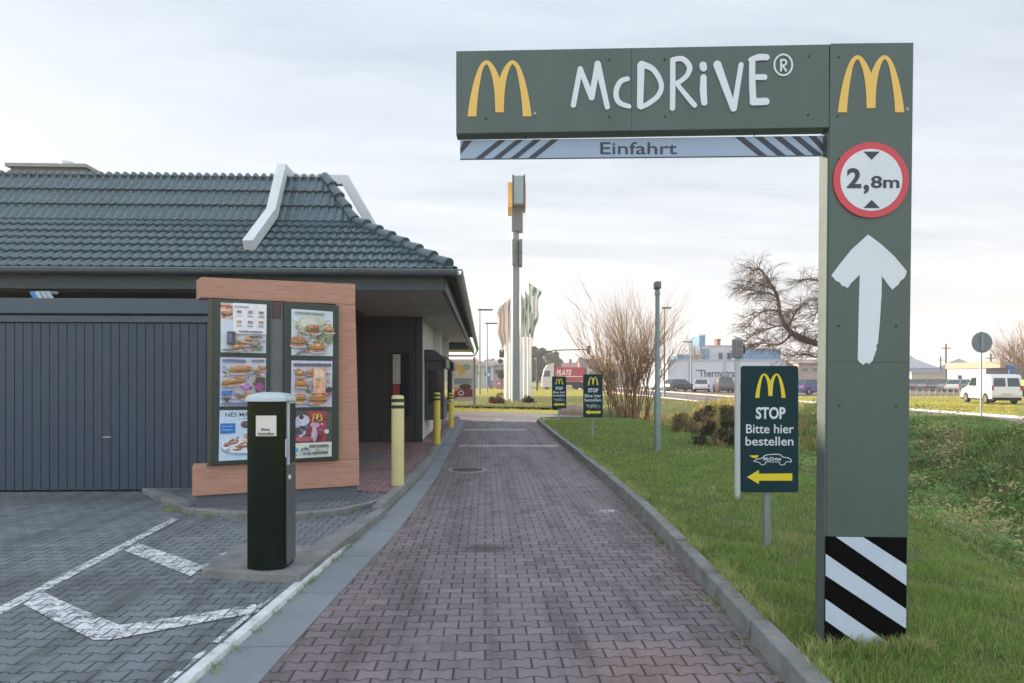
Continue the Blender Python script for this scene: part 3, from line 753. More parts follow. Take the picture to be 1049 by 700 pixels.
def clutter(n, x0, y0, x1, y1, cols, s=.05):
    out = []
    for _ in range(n): k = R_.uniform(.25,1)*s; out.append(('e', R_.choice(cols), R_.uniform(x0+s,x1-s), R_.uniform(y0+s,y1-s), k, k*R_.uniform(.2,.7), R_.uniform(-.6,.6)))
    return out
FOOD = [BUN, BUNL, MEAT, LET, CHE, RED, SAU, LIL, PALE, (.35,.2,.12), (.75,.72,.7), (.2,.12,.1)]
def lightbox(c, name='lightbox'):
    q = quadpx(c, .07); mb = MB(); mb.prism(q, -.07, .05); return mb.build(name, m_boxg, menu, bevel=.006)
def pq(c): return [(u, z) for u, z in quadpx(c, .076)]
lb = lightbox([(219,306.5),(277,308.5),(276,474),(217,477)]); lb.location.y = 0
mb = MB(); q = quadpx([(213,306),(218.6,306.5),(217,477),(212,478)], .05); mb.prism(q, -.05, .05); mb.build('side_panel', m_boxo, menu)
rbx = lightbox([(291,309),(347,313),(347,471),(291,474)])
fr1 = thing('x','','x'); bpy.data.objects.remove(fr1)
def shift(o, dy=-.0725):
    for v in o.data.vertices: v.co.y += dy
P1 = [('r', SAU, 0,0,.27,.33), ('r', RED, 0,.05,.25,.1), ('e', MEAT, .13,.22,.12,.05), ('e', BUN, .12,.2,.1,.03), ('r', (.75,.77,.82), .27,.0,1,.62)]
for i in range(3):
    for j in range(2): P1 += [('e', (BUN if (i+j)%2 else MEAT), .4+i*.24, .17+j*.2, .055, .03), ('e', LIL, .4+i*.24, .205+j*.2, .06, .015), ('e', BUNL, .4+i*.24, .155+j*.2, .04, .015)]+words(.34+i*.24, .25+j*.2, .12, .02)
P1 += words(.3,.05,.3,.03,LIL)+words(.4,.55,.5,.035,(.2,.2,.25))+[('r', DRK, .14,.58,.32,.84), ('r', (.1,.12,.25), .16,.62,.24,.8)]+burger(.5,.8,.1)+burger(.62,.74,.09)+burger(.36,.9,.1)+words(.05,.93,.3,.025)+words(.62,.66,.3,.02)+words(.65,.86,.28,.02)+[('e', LET, .85,.9,.07,.03)]
P1 = P1[:3]+clutter(26,0,0,.28,.35,FOOD,.035)+clutter(60,.3,.02,1,.5,FOOD,.03)+clutter(50,.2,.7,1,1,FOOD,.04)+P1[3:]
shift(poster(lb, pq([(226,310),(273,312.5),(272.5,362),(226,361)]), (.60,.66,.78), P1))
P2 = words(.05,.03,.5,.07,(.15,.18,.4))+words(.68,.03,.28,.05,(.3,.3,.4))+burger(.45,.25,.13,-.06,1.9)+burger(.3,.5,.12,-.14,2.1)+burger(.68,.8,.12,.05,1.8)+burger(.92,.22,.08)+[('r', DRK, .78,.4,.98,.68), ('e', (.3,.06,.2), .86,.6,.1,.09), ('r', BLU, .04,.68,.26,.76), ('e', (.5,.2,.5), .55,.6,.1,.05)]+words(.04,.82,.2,.03,BLU)+words(.04,.92,.6,.04,(.2,.22,.45))
P2 = clutter(110,0,.12,1,1,FOOD,.06)+P2+clutter(60,.05,.15,.95,.9,[BUNL,MEAT,LET,CHE,RED],.022)
shift(poster(lb, pq([(225.5,366),(272.5,367),(272,416),(225,416.5)]), (.52,.57,.72), P2))
P3 = [('t', (.06,.06,.1), .12,.03,.97,.13, 'NÉS MANGA')]+words(.4,.16,.55,.02,(.3,.3,.35))+[('r', BLU, .02,.26,.34,.46), ('r', (.2,.4,.8), .06,.31,.3,.33), ('r', (.2,.4,.8), .06,.38,.28,.40), ('e', MEAT, .58,.29,.12,.07), ('e', (.15,.1,.12), .56,.27,.09,.05), ('e', MEAT, .86,.25,.1,.05), ('e', (.3,.38,.55), .52,.74,.48,.16), ('e', (.75,.78,.85), .52,.71,.47,.15)]
for (x, y, s) in ((.62,.52,.11),(.3,.63,.12),(.18,.68,.09),(.52,.7,.12),(.75,.7,.09),(.4,.76,.1),(.66,.6,.09)):
    P3 += [('e', (.33,.13,.08), x, y, s, s*.45, -.2), ('e', (.6,.4,.3), x-.02, y-.015, s*.7, s*.14, -.3), ('e', (.75,.7,.65), x+.01, y+.01, s*.6, s*.06, -.2), ('e', (.2,.08,.05), x+.02, y+.03, s*.6, s*.1, -.1)]
P3 += [('e', (.8,.82,.85), .72,.86,.07,.03)]
P3 += clutter(60,.08,.5,.9,.82,[(.3,.1,.06),(.7,.6,.5),(.45,.2,.12),(.8,.75,.7)],.035)
shift(poster(lb, pq([(225,420.5),(272,420),(271.5,470),(224,472.5)]), (.52,.66,.80), P3))
P4 = words(.08,.04,.7,.05,(.45,.5,.5))+[('e', (.45,.5,.35), .5,.35,.4,.2), ('e', (.6,.62,.55), .4,.28,.2,.1), ('e', LET, .85,.5,.14,.12), ('e', (.2,.25,.12), .9,.62,.1,.1)]+burger(.5,.42,.17)+burger(.9,.42,.12)+burger(.15,.7,.18)+burger(.6,.82,.17)+[('t', (.1,.3,.2), .42,.58,.62,.62, 'menu'), ('e', (.12,.14,.2), .3,.88,.14,.03,-.5), ('e', (.12,.14,.2), .2,.93,.12,.02,-.5), ('e', (.5,.2,.1), .08,.68,.08,.06)]
P4 = clutter(90,0,.1,1,1,[PALE,(.5,.58,.55),LET,SAU,(.4,.42,.35),LIL],.09)+P4+clutter(70,.05,.25,.95,.95,[BUNL,MEAT,LET,CHE,RED],.028)
shift(poster(rbx, pq([(298.5,316.5),(341,319.5),(341,365),(298.5,364)]), (.55,.64,.68), P4))
P5 = words(.05,.05,.9,.07,(.12,.12,.2))+burger(.2,.28,.11)+burger(.45,.25,.09)+burger(.22,.5,.13)+burger(.2,.8,.15)+[('r', (.75,.4,.3), .52,.15,.82,.7), ('r', (.8,.55,.4), .56,.2,.78,.4), ('M', CHE, .58,.42,.76,.58)]+burger(.66,.82,.2)+[('e', DRK, .92,.62,.08,.06), ('e', (.3,.1,.2), .9,.72,.09,.04), ('e', (.4,.5,.2), .15,.9,.12,.03)]+words(.4,.94,.3,.02)
P5 = clutter(100,0,.12,1,1,[LIL,PALE,(.4,.35,.5),SAU,LET,BUN],.07)+P5+clutter(60,.05,.15,.95,.95,[BUNL,MEAT,LET,CHE,RED],.024)
shift(poster(rbx, pq([(298.5,369.5),(340.5,370),(340,417),(298,417.5)]), (.56,.56,.72), P5))
P6 = [('r', (.33,.03,.06), .42,0,.86,.68), ('r', (.16,.02,.05), 0,.5,.75,.68), ('M', CHE, .5,.06,.75,.22), ('e', (.55,.55,.7), .28,.2,.17,.12), ('e', (.4,.42,.6), .12,.27,.12,.09), ('e', DRK, .25,.13,.06,.05), ('e', (.12,.2,.5), .2,.42,.2,.12), ('r', (.3,.4,.7), .04,.36,.34,.39), ('e', (.55,.3,.4), .58,.3,.12,.06), ('e', (.5,.35,.45), .57,.5,.07,.16), ('e', (.4,.1,.15), .3,.6,.25,.05), ('r', (.62,.64,.56), 0,.68,1,1.), ('e', (.05,.4,.65), .1,.82,.09,.06), ('e', (.3,.25,.1), .08,.94,.08,.03), ('e', (.6,.6,.55), .87,.45,.06,.05)]+words(.3,.88,.6,.06,(.1,.14,.2))+words(.45,.72,.45,.07,(.12,.2,.2))+words(.25,.79,.18,.04,(.1,.2,.4))
P6 = P6[:2]+clutter(60,0,0,.85,.68,[(.3,.1,.2),(.12,.15,.4),(.5,.45,.55),(.06,.03,.06),(.4,.05,.1)],.06)+P6[2:6]+P6[8:]+clutter(40,.2,.72,.95,.97,[(.1,.2,.2),(.1,.3,.5),(.4,.3,.1),(.1,.25,.1)],.025)+[('M', CHE, .5, .05, .76, .2)]
shift(poster(rbx, pq([(298,421),(340,421),(339.5,467.5),(297.5,470)]), (.06,.065,.07), P6))

# ------------------------------------------------------------ speaker post
m_green = mat('post_green', (.0015,.008,.004), .14, .0, var=.3, scale=2.5, spec=.22, coat=.05, dirt=.2, dirtcol=(.015,.018,.01))
m_cap = mat('post_cap', (.44,.53,.56), .35, .1, var=.08)
m_plate = mat('post_plate', (.12,.135,.135), .4, .4, var=.12, dirt=.3, dirtcol=(.05,.055,.05))
c = GD(277, 5.35, .085); sp_ = thing('speaker_post', 'dark green order speaker post with a pale domed cap on the concrete slab', 'speaker post', (c.x, c.y, .085), -TH)
def Dprof(w, d, n=14, bulge=.05):
    pts = [(w/2, d/2)]
    pts += [(-w/2+.04, d/2), (-w/2, d/2-.05), (-w/2, -d/2+.06)]
    for i in range(n+1):
        a = i/n; x = -w/2+w*a; pts.append((x*.985, -d/2+.03-bulge*sin(pi*a)))
    pts.append((w/2, -d/2+.06)); return pts
wB, dB = .295, .26
mb = MB(); mb.slab(Dprof(wB, dB), .0, 1.295)
mb.build('body', m_green, sp_, bevel=.012, seg=3)
mb = MB(); mb.slab(Dprof(wB*.93, dB*.93), -.004, .05); mb.build('foot', mat('black_foot', (.012,.012,.012), .5), sp_)
mb = MB()   # domed lid
pf = Dprof(wB+.02, dB+.02, bulge=.052); rings = []
vs = []; N = len(pf); nr = 6
for k in range(nr+1):
    a = k/nr*pi/2
    for (x, y) in pf: vs.append((x*cos(a)**.8 if k < nr else x*.02, y*cos(a)**.8 if k < nr else y*.02, 1.308+.052*sin(a)))
fs = [(k*N+j, (k*N+(j+1)%N), (k+1)*N+(j+1)%N, (k+1)*N+j) for k in range(nr) for j in range(N)]
vs2 = [(x,y,1.29) for x,y in pf]; o_ = len(vs); vs += vs2
fs += [(o_+j, o_+(j+1)%N, (j+1)%N, j) for j in range(N)]+[list(range(o_+N-1, o_-1, -1)), list(range(nr*N, nr*N+N))]
a_ = sum(pf[i][0]*pf[(i+1)%N][1]-pf[(i+1)%N][0]*pf[i][1] for i in range(N))
if a_ < 0: fs = [f[::-1] for f in fs]
mb.add(vs, fs); mb.build('cap', m_cap, sp_, smooth=True)
X = wB/2
mb = MB(); mb.box(X+.001, X+.012, -.08, .125, .03, .80); pl_ = mb.build('service_plate', m_plate, sp_, bevel=.004)
mb = MB(); mb.lathe([(.018,0),(.018,.012)], 16, M=Matrix.Translation((X+.012,-.045,.70)) @ Matrix.Rotation(pi/2,4,'Y')); mb.build('button', mat('button_white', (.7,.7,.7), .4), pl_)
mb = MB(); mb.box(X+.001, X+.010, -.05, .125, .81, 1.27); mb.build('speaker_slot', mat('slot_black', (.004,.004,.005), .6), sp_)
mb = MB(); mb.box(X+.001, X+.022, -.065, -.052, .80, 1.28); mb.box(X+.001, X+.022,-.065,.125,1.2715,1.285); mb.build('slot_trim', m_cap, sp_)
mb = MB(); mb.box(X+.001, X+.012, -.105, -.07, .86, 1.0); mb.build('keypad', mat('keypad_grey', (.4,.45,.45), .4), sp_, bevel=.004)
d_ = 5.35-.17
u = lambda px, d=5.19: (px-CX)/F*d-(277-CX)/F*5.35
zz = lambda py, d=5.19: EYE+(HY-py)/F*d-.085
yf = -dB/2-.012
mb = MB(); mb.box(u(261.8), u(282.5), yf-.012, yf, zz(447), zz(426)); stk = mb.build('sticker', mat('sticker_paper', (.68,.66,.6), .5, var=.05), sp_)
mb = MB(); put_text(mb, 'Bitte', u(267.5), u(276), zz(441.5), zz(438.8), yf-.0125, bold=.01); put_text(mb, 'bestellen', u(264.5), u(280.5), zz(446), zz(442.8), yf-.0125, bold=.01); mb.build('lettering', mat('ink', (.02,.02,.04), .5), stk)

# ------------------------------------------------------------ bollards
m_yel = mat('bollard_paint', (.62,.56,.26), .5, var=.1, scale=3, dirt=.5, dirtcol=(.42,.38,.2))
m_yel2 = mat('bollard_yellow', (.62,.50,.06), .5, var=.1, scale=3, dirt=.4, dirtcol=(.35,.3,.08))
m_band = mat('bollard_band', (.012,.03,.025), .5)
for (px, py, top, w, m_, lab) in ((407.5,497,405,13.5,m_yel,'pale yellow bollard with two dark bands, nearest the menu board'), (447.5,455,402,7.2,m_yel2,'yellow bollard beside the first serving window, second in the row'), (462,438,402.5,5.2,m_yel2,'yellow bollard at the far end of the row by the kerb')):
    p = G(px, py, .112); d = (EYE-.112)*F/(py-HY); r = w/2/F*d; H = EYE+(HY-top)/F*d-.112
    r = min(r, .085)
    b_ = thing('bollard', lab, 'bollard', (p.x, p.y, .112), 0, 'yellow bollards along the sidewalk kerb')
    mb = MB(); mb.lathe([(r,0),(r,H-.03),(r*.9,H-.01),(r*.55,H)], 28); mb.build('post', m_, b_, smooth=True)
    for z in (H-.07, H-.155):
        mb = MB(); mb.lathe([(r+.001,z-.022),(r+.003,z-.02),(r+.003,z+.02),(r+.001,z+.022)], 28); mb.build('band', m_band, b_, smooth=True)
# ------------------------------------------------------------ gantry
m_gant = mat('gantry_green', (.072,.110,.098), .40, .0, var=.12, scale=1.6, spec=.5, dirt=.30, dirtcol=(.10,.135,.12), stretch=(3,3,.35))
m_gside = mat('gantry_edge', (.075,.10,.092), .5, .0, var=.08)
m_wht = mat('sign_white', (.68,.73,.80), .45, var=.04)
m_gold = mat('arch_gold', (.78,.50,.12), .45, var=.04)
m_yelb = mat('sign_yellow', (.78,.62,.02), .45, var=.04)
m_ink = mat('sign_ink', (.035,.045,.075), .5, var=.05)
m_black = mat('tape_black', (.002,.002,.002), .7, var=.1, spec=.06)
m_red = mat('ring_red', (.60,.06,.085), .45, var=.05)
m_screw = mat('screw', (.03,.04,.04), .4, .6)
gd_ = 3.72; gz_ = .115
gp = GD(888, gd_, gz_)
def mk(d, px0, z0):          # pixel -> local x, z in a thing whose base sits below px0 at depth d
    return lambda px, py, off=0.: ((px-CX)/F*(d+off)-(px0-CX)/F*d, EYE+(HY-py)/F*(d+off)-z0)
gant = thing('entrance_gantry', 'tall green drive lane gantry with wide name beam over the lane', 'gantry', (gp.x, gp.y, gz_), -TH)
K = mk(gd_, 888, gz_)
T = .105
post = MB().prism([K(850.5,44.5), K(936,43.6), K(928.6,676), K(845.9,676)], 0, T).build('post', m_gant, gant, bevel=.003)
MB().prism([K(848.3,136), K(850.3,136), K(845.5,674), K(843.3,674)], .004, T-.002).build('edge_trim', m_gside, gant)
beam = MB().prism([K(467,52.2), K(849.7,45.2), K(849.7,130.6), K(467,137)], .002, T).build('beam', m_gant, gant, bevel=.003)
mb = MB()
for x, y in ((497.5,121.5),(624,61.5),(681,61),(624,119.5),(681,119.5),(828.5,57.5),(828,117.5)): 
    p = K(x, y); mb.add([(p[0]+.006*cos(2*pi*j/10), -.001, p[1]+.006*sin(2*pi*j/10)) for j in range(10)]+[(p[0]+.006*cos(2*pi*j/10), .004, p[1]+.006*sin(2*pi*j/10)) for j in range(10)], [list(range(10))]+[(j,j+10,(j+1)%10+10,(j+1)%10) for j in range(10)])
s_ = K(647,49.2); s2 = K(647,133.7); mb.prism([(s_[0]-.0012,s_[1]),(s_[0]+.0012,s_[1]),(s2[0]+.0012,s2[1]),(s2[0]-.0012,s2[1])], .0012, .003)
mb.build('screws', m_screw, beam)
mb = MB()
for x, y in ((859,59),(858,119.3),(918,334),(859,334),(918,416),(860,416),(859.5,163)):
    p = K(x, y); mb.add([(p[0]+.006*cos(2*pi*j/10), -.003, p[1]+.006*sin(2*pi*j/10)) for j in range(10)]+[(p[0]+.006*cos(2*pi*j/10), .002, p[1]+.006*sin(2*pi*j/10)) for j in range(10)], [list(range(10))]+[(j,j+10,(j+1)%10+10,(j+1)%10) for j in range(10)])
a = K(848.5,371); b_ = K(932,371.5); mb.prism([(a[0]+.004,a[1]+.001),(b_[0],b_[1]+.001),(b_[0],b_[1]-.001),(a[0]+.004,a[1]-.001)], -.0008, .001)
mb.build('screws', m_screw, post)
def arch_part(parent, x0, x1, yt, yb, m, y=-.004, th=.004, KK=None):
    KK = KK or K; p = KK(x0, yb); q = KK(x1, yt)
    return MB().prism(arches(p[0], q[0], p[1], q[1]), y, y+th).build('arches_emblem', m, parent)
arch_part(beam, 479, 544.5, 62, 119.5, m_gold, -.002)
arch_part(post, 858, 926, 57, 115.5, m_gold)
for x, y in ((548,116.5),(929.5,112)):
    mb = MB(); p = K(x, y); mb.prism([(p[0]+.009*cos(2*pi*j/14), p[1]+.009*sin(2*pi*j/14)) for j in range(14)], -.003, .0)
    mb.build('registered_dot', mat('dot_pale', (.3,.36,.3), .5), gant)
# hand-drawn name
def Z(x, y): return K(570+x/4.0346, 40+y/4.03)
mb = MB(); pxm = gd_/F
def st(pts, w):
    P = [Z(*p) for p in catmull(pts, 5)] if len(pts) > 2 else [Z(*p) for p in pts]
    if hasattr(w, '__len__'):
        n = len(P); k = len(w)-1
        ww = []
        for i in range(n):
            f = i/(n-1)*k; j = min(int(f), k-1); ww.append((w[j]*(1-(f-j))+w[j+1]*(f-j))/4.03*pxm)
    else: ww = w/4.03*pxm
    mb.ribbon(P, ww, st.y, 0.002); st.y -= .00025
st.y = -.0035
st([(70,274),(98,124)], [22,21]); st([(98,124),(145,243)], [21,23]); st([(145,243),(170,104)], [24,24]); st([(170,104),(210,282)], [26,21])
st([(293,166),(266,176),(249,206),(247,240),(262,266),(300,280)], [20,21,22,22,21,18])
st([(349,110),(347,200),(345,278)], [30,27,25]); st([(352,106),(400,128),(433,188),(420,235),(380,268),(348,284)], [28,22,20,21,20,18])
st([(480,92),(480,200),(479,288)], [21,22,21]); st([(480,88),(520,84),(549,115),(540,150),(512,176),(490,186)], [20,22,23,20,19,17]); st([(496,186),(540,240),(570,275)], [17,20,21])
st([(605,110),(607,122)], [29,29]); st([(607,160),(606,215),(610,265)], [25,28,25])
st([(664,108),(730,290)], [33,24]); st([(762,108),(733,290)], [20,22])
st([(808,95),(808,180),(812,262)], [24,26,26]); st([(800,88),(835,78),(867,78)], [18,27,25]); st([(814,160),(858,160)], [22,24]); st([(812,262),(864,260)], [30,30])
# registered mark
c_ = (937,108)
ring = [(c_[0]+37*cos(2*pi*i/24), c_[1]+43*sin(2*pi*i/24)) for i in range(25)]
P = [Z(*p) for p in ring]; mb.ribbon(P, 7/4.03*pxm, -.0033, .002)
st([(927,88),(927,134)], 7); st([(927,90),(943,90),(948,100),(942,110),(928,112)], 7); st([(932,112),(947,134)], 7)
mb.build('lettering', m_wht, beam)
# height limit sign
def disc(parent, cx, cy, rx, m, y0, y1, name, inner=None, KK=None, n=56):
    KK = KK or K; c = KK(cx, cy); r = rx*gd_/F; mb = MB()
    if inner is None: mb.prism([(c[0]+r*cos(2*pi*j/n), c[1]+r*sin(2*pi*j/n)) for j in range(n)], y0, y1)
    return mb.build(name, m, parent)
hs = disc(post, 891.5, 185, 38.6, m_red, -.010, -.001, 'height_sign')
hw = disc(hs, 891.5, 185, 31.6, m_wht, -.0115, -.0101, 'sign_face')
mb = MB()
def TX(s, x0, x1, yb, yt, y, bold=0., KK=None, **k):
    KK = KK or K; p = KK(x0, yb); q = KK(x1, yt); put_text(mb, s, p[0], q[0], p[1], q[1], y, bold=bold, **k)
TX('2', 866.5, 881, 193.5, 173, -.0117, .03); TX(',', 883.5, 889, 199.5, 190, -.0117, .03); TX('8m', 891, 920, 193.5, 181, -.0117, .02)
mb.prism([K(883.5,156.2),K(900,156.2),K(891.7,164.5)], -.0132, -.0116); mb.prism([K(883.5,213.8),K(900,213.8),K(891.7,205.5)], -.0132, -.0116)
mb.build('lettering', m_ink, hw)
# brush arrow
ar = [(889,240.5),(903,251),(916,263),(928.5,278),(927,283.5),(925,286),(922,288),(920,292),(916.5,294.5),(914,297),(911,294),(903,283),(902.8,300),(901,330),(899,352),(897,354),(898,357),(895.5,364),(893.5,370),(890,373),(887,371.5),(884,374),(880,371),(878.5,368),(879,340),(880,300),(880.5,281.5),(871,291),(868,295.5),(866,294),(862,293),(860,289.5),(856,288),(851.5,282.5),(860,271),(872,256)]
MB().prism([K(*p) for p in ar], -.0035, .001).build('arrow', m_wht, post)
# warning stripes at the foot
zp = lambda x, y: K(800+x/4.373, 530+y/4.373)
wb1 = MB().prism([zp(199,85),zp(561,90),zp(557.5,625),zp(194,625)], -.005, .001).build('warning_plate', m_black, post)
for pl in ([(243,86.5),(366,88),(559,213),(559,305)], [(198.5,163),(558,410),(557,497),(198,260)], [(197.5,365),(530,596),(390,596),(197,460)]):
    MB().prism([zp(*p) for p in pl], -.007, -.0051).build('white_stripe', mat('stripe_white', (.52,.6,.72), .5, var=.08, dirt=.2, dirtcol=(.3,.33,.36)), wb1)
# clearance bar, hung from the beam by two rods
bd = gd_+.05; bp_ = GD(657, bd, 0); zb = EYE+(HY-152)/F*bd
bar = thing('clearance_bar', 'pale blue hanging clearance bar with dark slanted stripes under the beam', 'clearance bar', (bp_.x, bp_.y, zb), -TH)
KB = mk(bd, 657, zb)
plate = MB().prism([KB(471,143.8),KB(843.5,139),KB(843.5,159.3),KB(471,163)], 0, .022).build('bar_plate', mat('bar_blue', (.30,.39,.53), .35, .1, var=.06), bar, bevel=.002)
mb = MB()
def stripe(x0, x1, s, yt0=143.5):   # slanted stripe clipped to the bar: x0..x1 bottom edge, s = lean
    yt = lambda x: 143.8-(x-471)/372.5*4.8; ybm = lambda x: 163-(x-471)/372.5*3.7
    mb.prism([KB(x0,ybm(x0)-.3),KB(x1,ybm(x1)-.3),KB(x1+s,yt(x1+s)+.3),KB(x0+s,yt(x0+s)+.3)], -.0015, .001)
for i in range(4): stripe(487+i*18, 494.5+i*18, 24)
mb.prism([KB(471.5,152),KB(471.5,158.5),KB(484,144.2),KB(475,144.2)], -.0015, .001)
mb.build('stripes', m_ink, plate); mb = MB()
for i in range(5):
    a, b_ = 777+i*19.5, 785.5+i*19.5
    if i < 3: stripe(a, b_, -24)
mb.prism([KB(833.5,159),KB(842.5,158.9),KB(818.8,139.8),KB(811,139.9)], -.0015, .001); mb.prism([KB(843,148),KB(843,155.5),KB(828,139.6),KB(836,139.5)], -.0015, .001)
mb.build('stripes', m_ink, plate)
mb = MB(); TX('Einfahrt', 615, 693.5, 158.2, 145.8, -.001, .004, KK=KB); mb.build('lettering', m_ink, plate)
for x in (538.5, 773.5):
    a = KB(x, 143 if x < 600 else 140.5); b_ = KB(x, 135 if x < 600 else 131); 
    MB().tube([(a[0], .011, a[1]), (b_[0], .011, b_[1]+.01)], .003, 6).build('hanging_rod', mat('rod', (.1,.11,.12), .4, .6), bar)
mb = MB(); a = KB(843.5,146); mb.box(a[0], a[0]+.03, .0, .02, a[1]-.02, a[1]+.02); mb.build('bracket', mat('rod', (.1,.11,.12)), bar)

# ------------------------------------------------------------ stop signs
m_teal = mat('sign_teal', (.004,.034,.044), .5, var=.04, spec=.2)
m_post = mat('galvanised', (.27,.32,.34), .4, .5, var=.12, dirt=.2, dirtcol=(.2,.22,.22))
def stop_sign(label):
    """built in pixels of the nearest one (60 px wide at depth 5.96)"""
    r = thing('order_here_sign', label, 'sign', (0,0,0), -TH, 'green stop signs along the lawn')
    d = 5.96; KS = mk(d, 786.5, .115)
    def rr(x0, x1, y0, y1, k=2.5):
        out = []
        for cx, cy, a0 in ((x1-k,y0+k,-90),(x1-k,y1-k,0),(x0+k,y1-k,90),(x0+k,y0+k,180)):
            for j in range(5): a = radians(a0+90*j/4); out.append(KS(cx+k*cos(a), cy+k*sin(a)))
        return out
    board = MB().prism(rr(758.5,816.5,375,504), -.03, 0).build('board', m_teal, r, bevel=.003)
    MB().box(KS(783.3,0)[0], KS(789.8,0)[0], .0005, .05, -.12, KS(0,385)[1]).build('post', m_post, r, bevel=.006)
    y = -.0305
    p = KS(772.3,407.5); q = KS(803.3,382.8); MB().prism(arches(p[0],q[0],p[1],q[1]), y-.003, y).build('arches_emblem', m_yelb, board)
    global mb
    mb = MB(); kk = dict(KK=KS)
    TX('STOP', 773, 803.2, 429.3, 417, y, .03, **kk); TX('Bitte hier', 763, 811.7, 443.8, 434.5, y, .008, **kk); TX('bestellen', 762.5, 811.2, 456.3, 447.2, y, .008, **kk)
    o = lambda x, yy: KS(755+x/5, 370+yy/5)
    car = catmull([(80,512),(95,500),(118,497),(140,480),(175,476),(212,477),(228,490),(255,494),(270,505),(268,515),(252,513)], 3)
    mb.ribbon([o(*p_) for p_ in car], .007, y-.002, y)
    mb.ribbon([o(*p_) for p_ in catmull([(80,512),(105,516),(118,528),(135,526),(142,512)],3)], .006, y-.002, y); mb.ribbon([o(*p_) for p_ in catmull([(208,514),(215,528),(235,528),(244,513)],3)], .006, y-.002, y)
    mb.ribbon([o(*p_) for p_ in ((142,514),(208,515))], .005, y-.002, y)
    a = o(126,508); b_ = o(218,490); put_text(mb, 'McDrive', a[0], b_[0], a[1], b_[1], y-.002, bold=.02, shear=.3)
    mb.build('lettering', m_wht, board)
    mb = MB(); mb.prism([o(45,592),o(105,556),o(105,575),o(275,573),o(275,610),o(105,610),o(105,628)], y-.003, y); mb.prism([o(55,482),o(105,480),o(95,493),o(75,494)], y-.003, y)
    mb.build('arrow', m_yelb, board)
    return r
s1 = stop_sign('green stop sign with yellow arrow nearest the gantry post')
p = GD(786.5, 5.96, .115); s1.location = p
s2 = copy_tree(s1); s2['label'] = 'green stop sign in the middle of the lawn left of the thin lamp post'; s2.location = GD(607, 17.4, .115)
s3 = copy_tree(s1); s3['label'] = 'farthest green stop sign near the end of the lane kerb'; s3.location = GD(572.5, 23.6, .08)
# camera post behind the nearest stop sign
c = GD(755.3, 8.3, .1)
t_ = thing('sensor_post', 'pale slim post with a small grey box on top behind the nearest stop sign', 'post', (c.x,c.y,.1), -TH)
MB().tube([(0,0,-.12),(0,0,1.78)], .034, 14).build('pole', mat('pale_post', (.5,.54,.55), .5, .1), t_, smooth=True)
hd = MB().box(-.045,.045,-.09,.07,1.70,1.93).build('sensor_box', mat('sensor_grey', (.22,.24,.26), .5), t_, bevel=.01)
MB().box(-.03,.03,-.094,-.0905,1.82,1.9).build('lens', m_glass, hd); MB().box(-.03,.03,-.094,-.0905,1.72,1.79).build('lens', m_glass, hd)
MB().box(.047,.085,-.03,.03,1.75,1.86).build('bracket', m_dgrey, t_)
# lamp / camera mast on the lawn
c = GD(673.5, 13.9, .115)
t_ = thing('camera_mast', 'slim grey green mast with a small camera head in the middle of the lawn', 'mast', (c.x,c.y,.1), -TH)
m_mast = mat('mast_grey', (.2,.25,.25), .5, .3, var=.15)
MB().tube([(0,0,-.12),(0,0,1.15),(0,0,1.2),(0,0,3.2)], [.072,.07,.052,.042], 14).build('pole', m_mast, t_, smooth=True)
hd = MB().box(-.06,.06,-.1,.12,3.27,3.42).build('camera_head', mat('head_grey', (.13,.14,.15), .5), t_, bevel=.02)
MB().tube([(0,0,3.15),(0,0,3.27)], [.06,.045], 10).build('collar', m_mast, t_, smooth=True)
MB().lathe([(.05,0),(.05,.03)], 14, M=Matrix.Translation((0,-.1,3.34)) @ Matrix.Rotation(pi/2,4,'X')).build('lens', m_glass, hd)
def leafmat(name, col, var=.3, trans=.25):
    m, t, b = newmat(name); g = t.new('ShaderNodeNewGeometry'); r = g.outputs['Random Per Island']
    n = t.noise(pos(t), 1.1, 3)
    c = t.mix(t.m('ADD', t.m('MULTIPLY', r, .6), t.m('MULTIPLY', n, .4)), tuple(x*(1-var) for x in col), tuple(x*(1+var) for x in col)); t.put(b.inputs['Base Color'], c)
    b.inputs['Roughness'].default_value = .6; b.inputs['Specular IOR Level'].default_value = .3
    tr = t.new('ShaderNodeBsdfTranslucent'); t.put(tr.inputs[0], c); mx = t.new('ShaderNodeMixShader'); mx.inputs[0].default_value = trans
    t.l.new(b.outputs[0], mx.inputs[1]); t.l.new(tr.outputs[0], mx.inputs[2]); t.l.new(mx.outputs[0], t.n['Material Output'].inputs[0])
    return m
# ------------------------------------------------------------ street things in the background
def pole_lamp(px, d, ytop, label, arm=.8, side=1):
    c = GD(px, d, 0); H = EYE+(HY-ytop)/F*d
    r = thing('street_lamp', label, 'street lamp', (c.x,c.y,-.02), 0, 'street lamps behind the lane')
    MB().tube([(0,0,0),(0,0,H*.5),(0,0,H-.1)], [.11,.085,.06], 10).build('pole', m_mast, r, smooth=True)
    MB().box(-.2*side, arm*side, -.14, .14, H-.1, H+.04).build('lamp_head', m_dgrey, r, bevel=.03)
    return r
pole_lamp(491.5, 68, 317, 'taller left street lamp beside the eaves of the restaurant', 1.3)
pole_lamp(499, 80, 331, 'shorter right street lamp of the two beside the eaves of the restaurant', 1.2)
pole_lamp(680.5, 60, 315, 'street lamp seen just right of the camera mast above the bare shrub', .6)
pole_lamp(708, 95, 350, 'small far street lamp in front of the white hall', 1.2, -1)
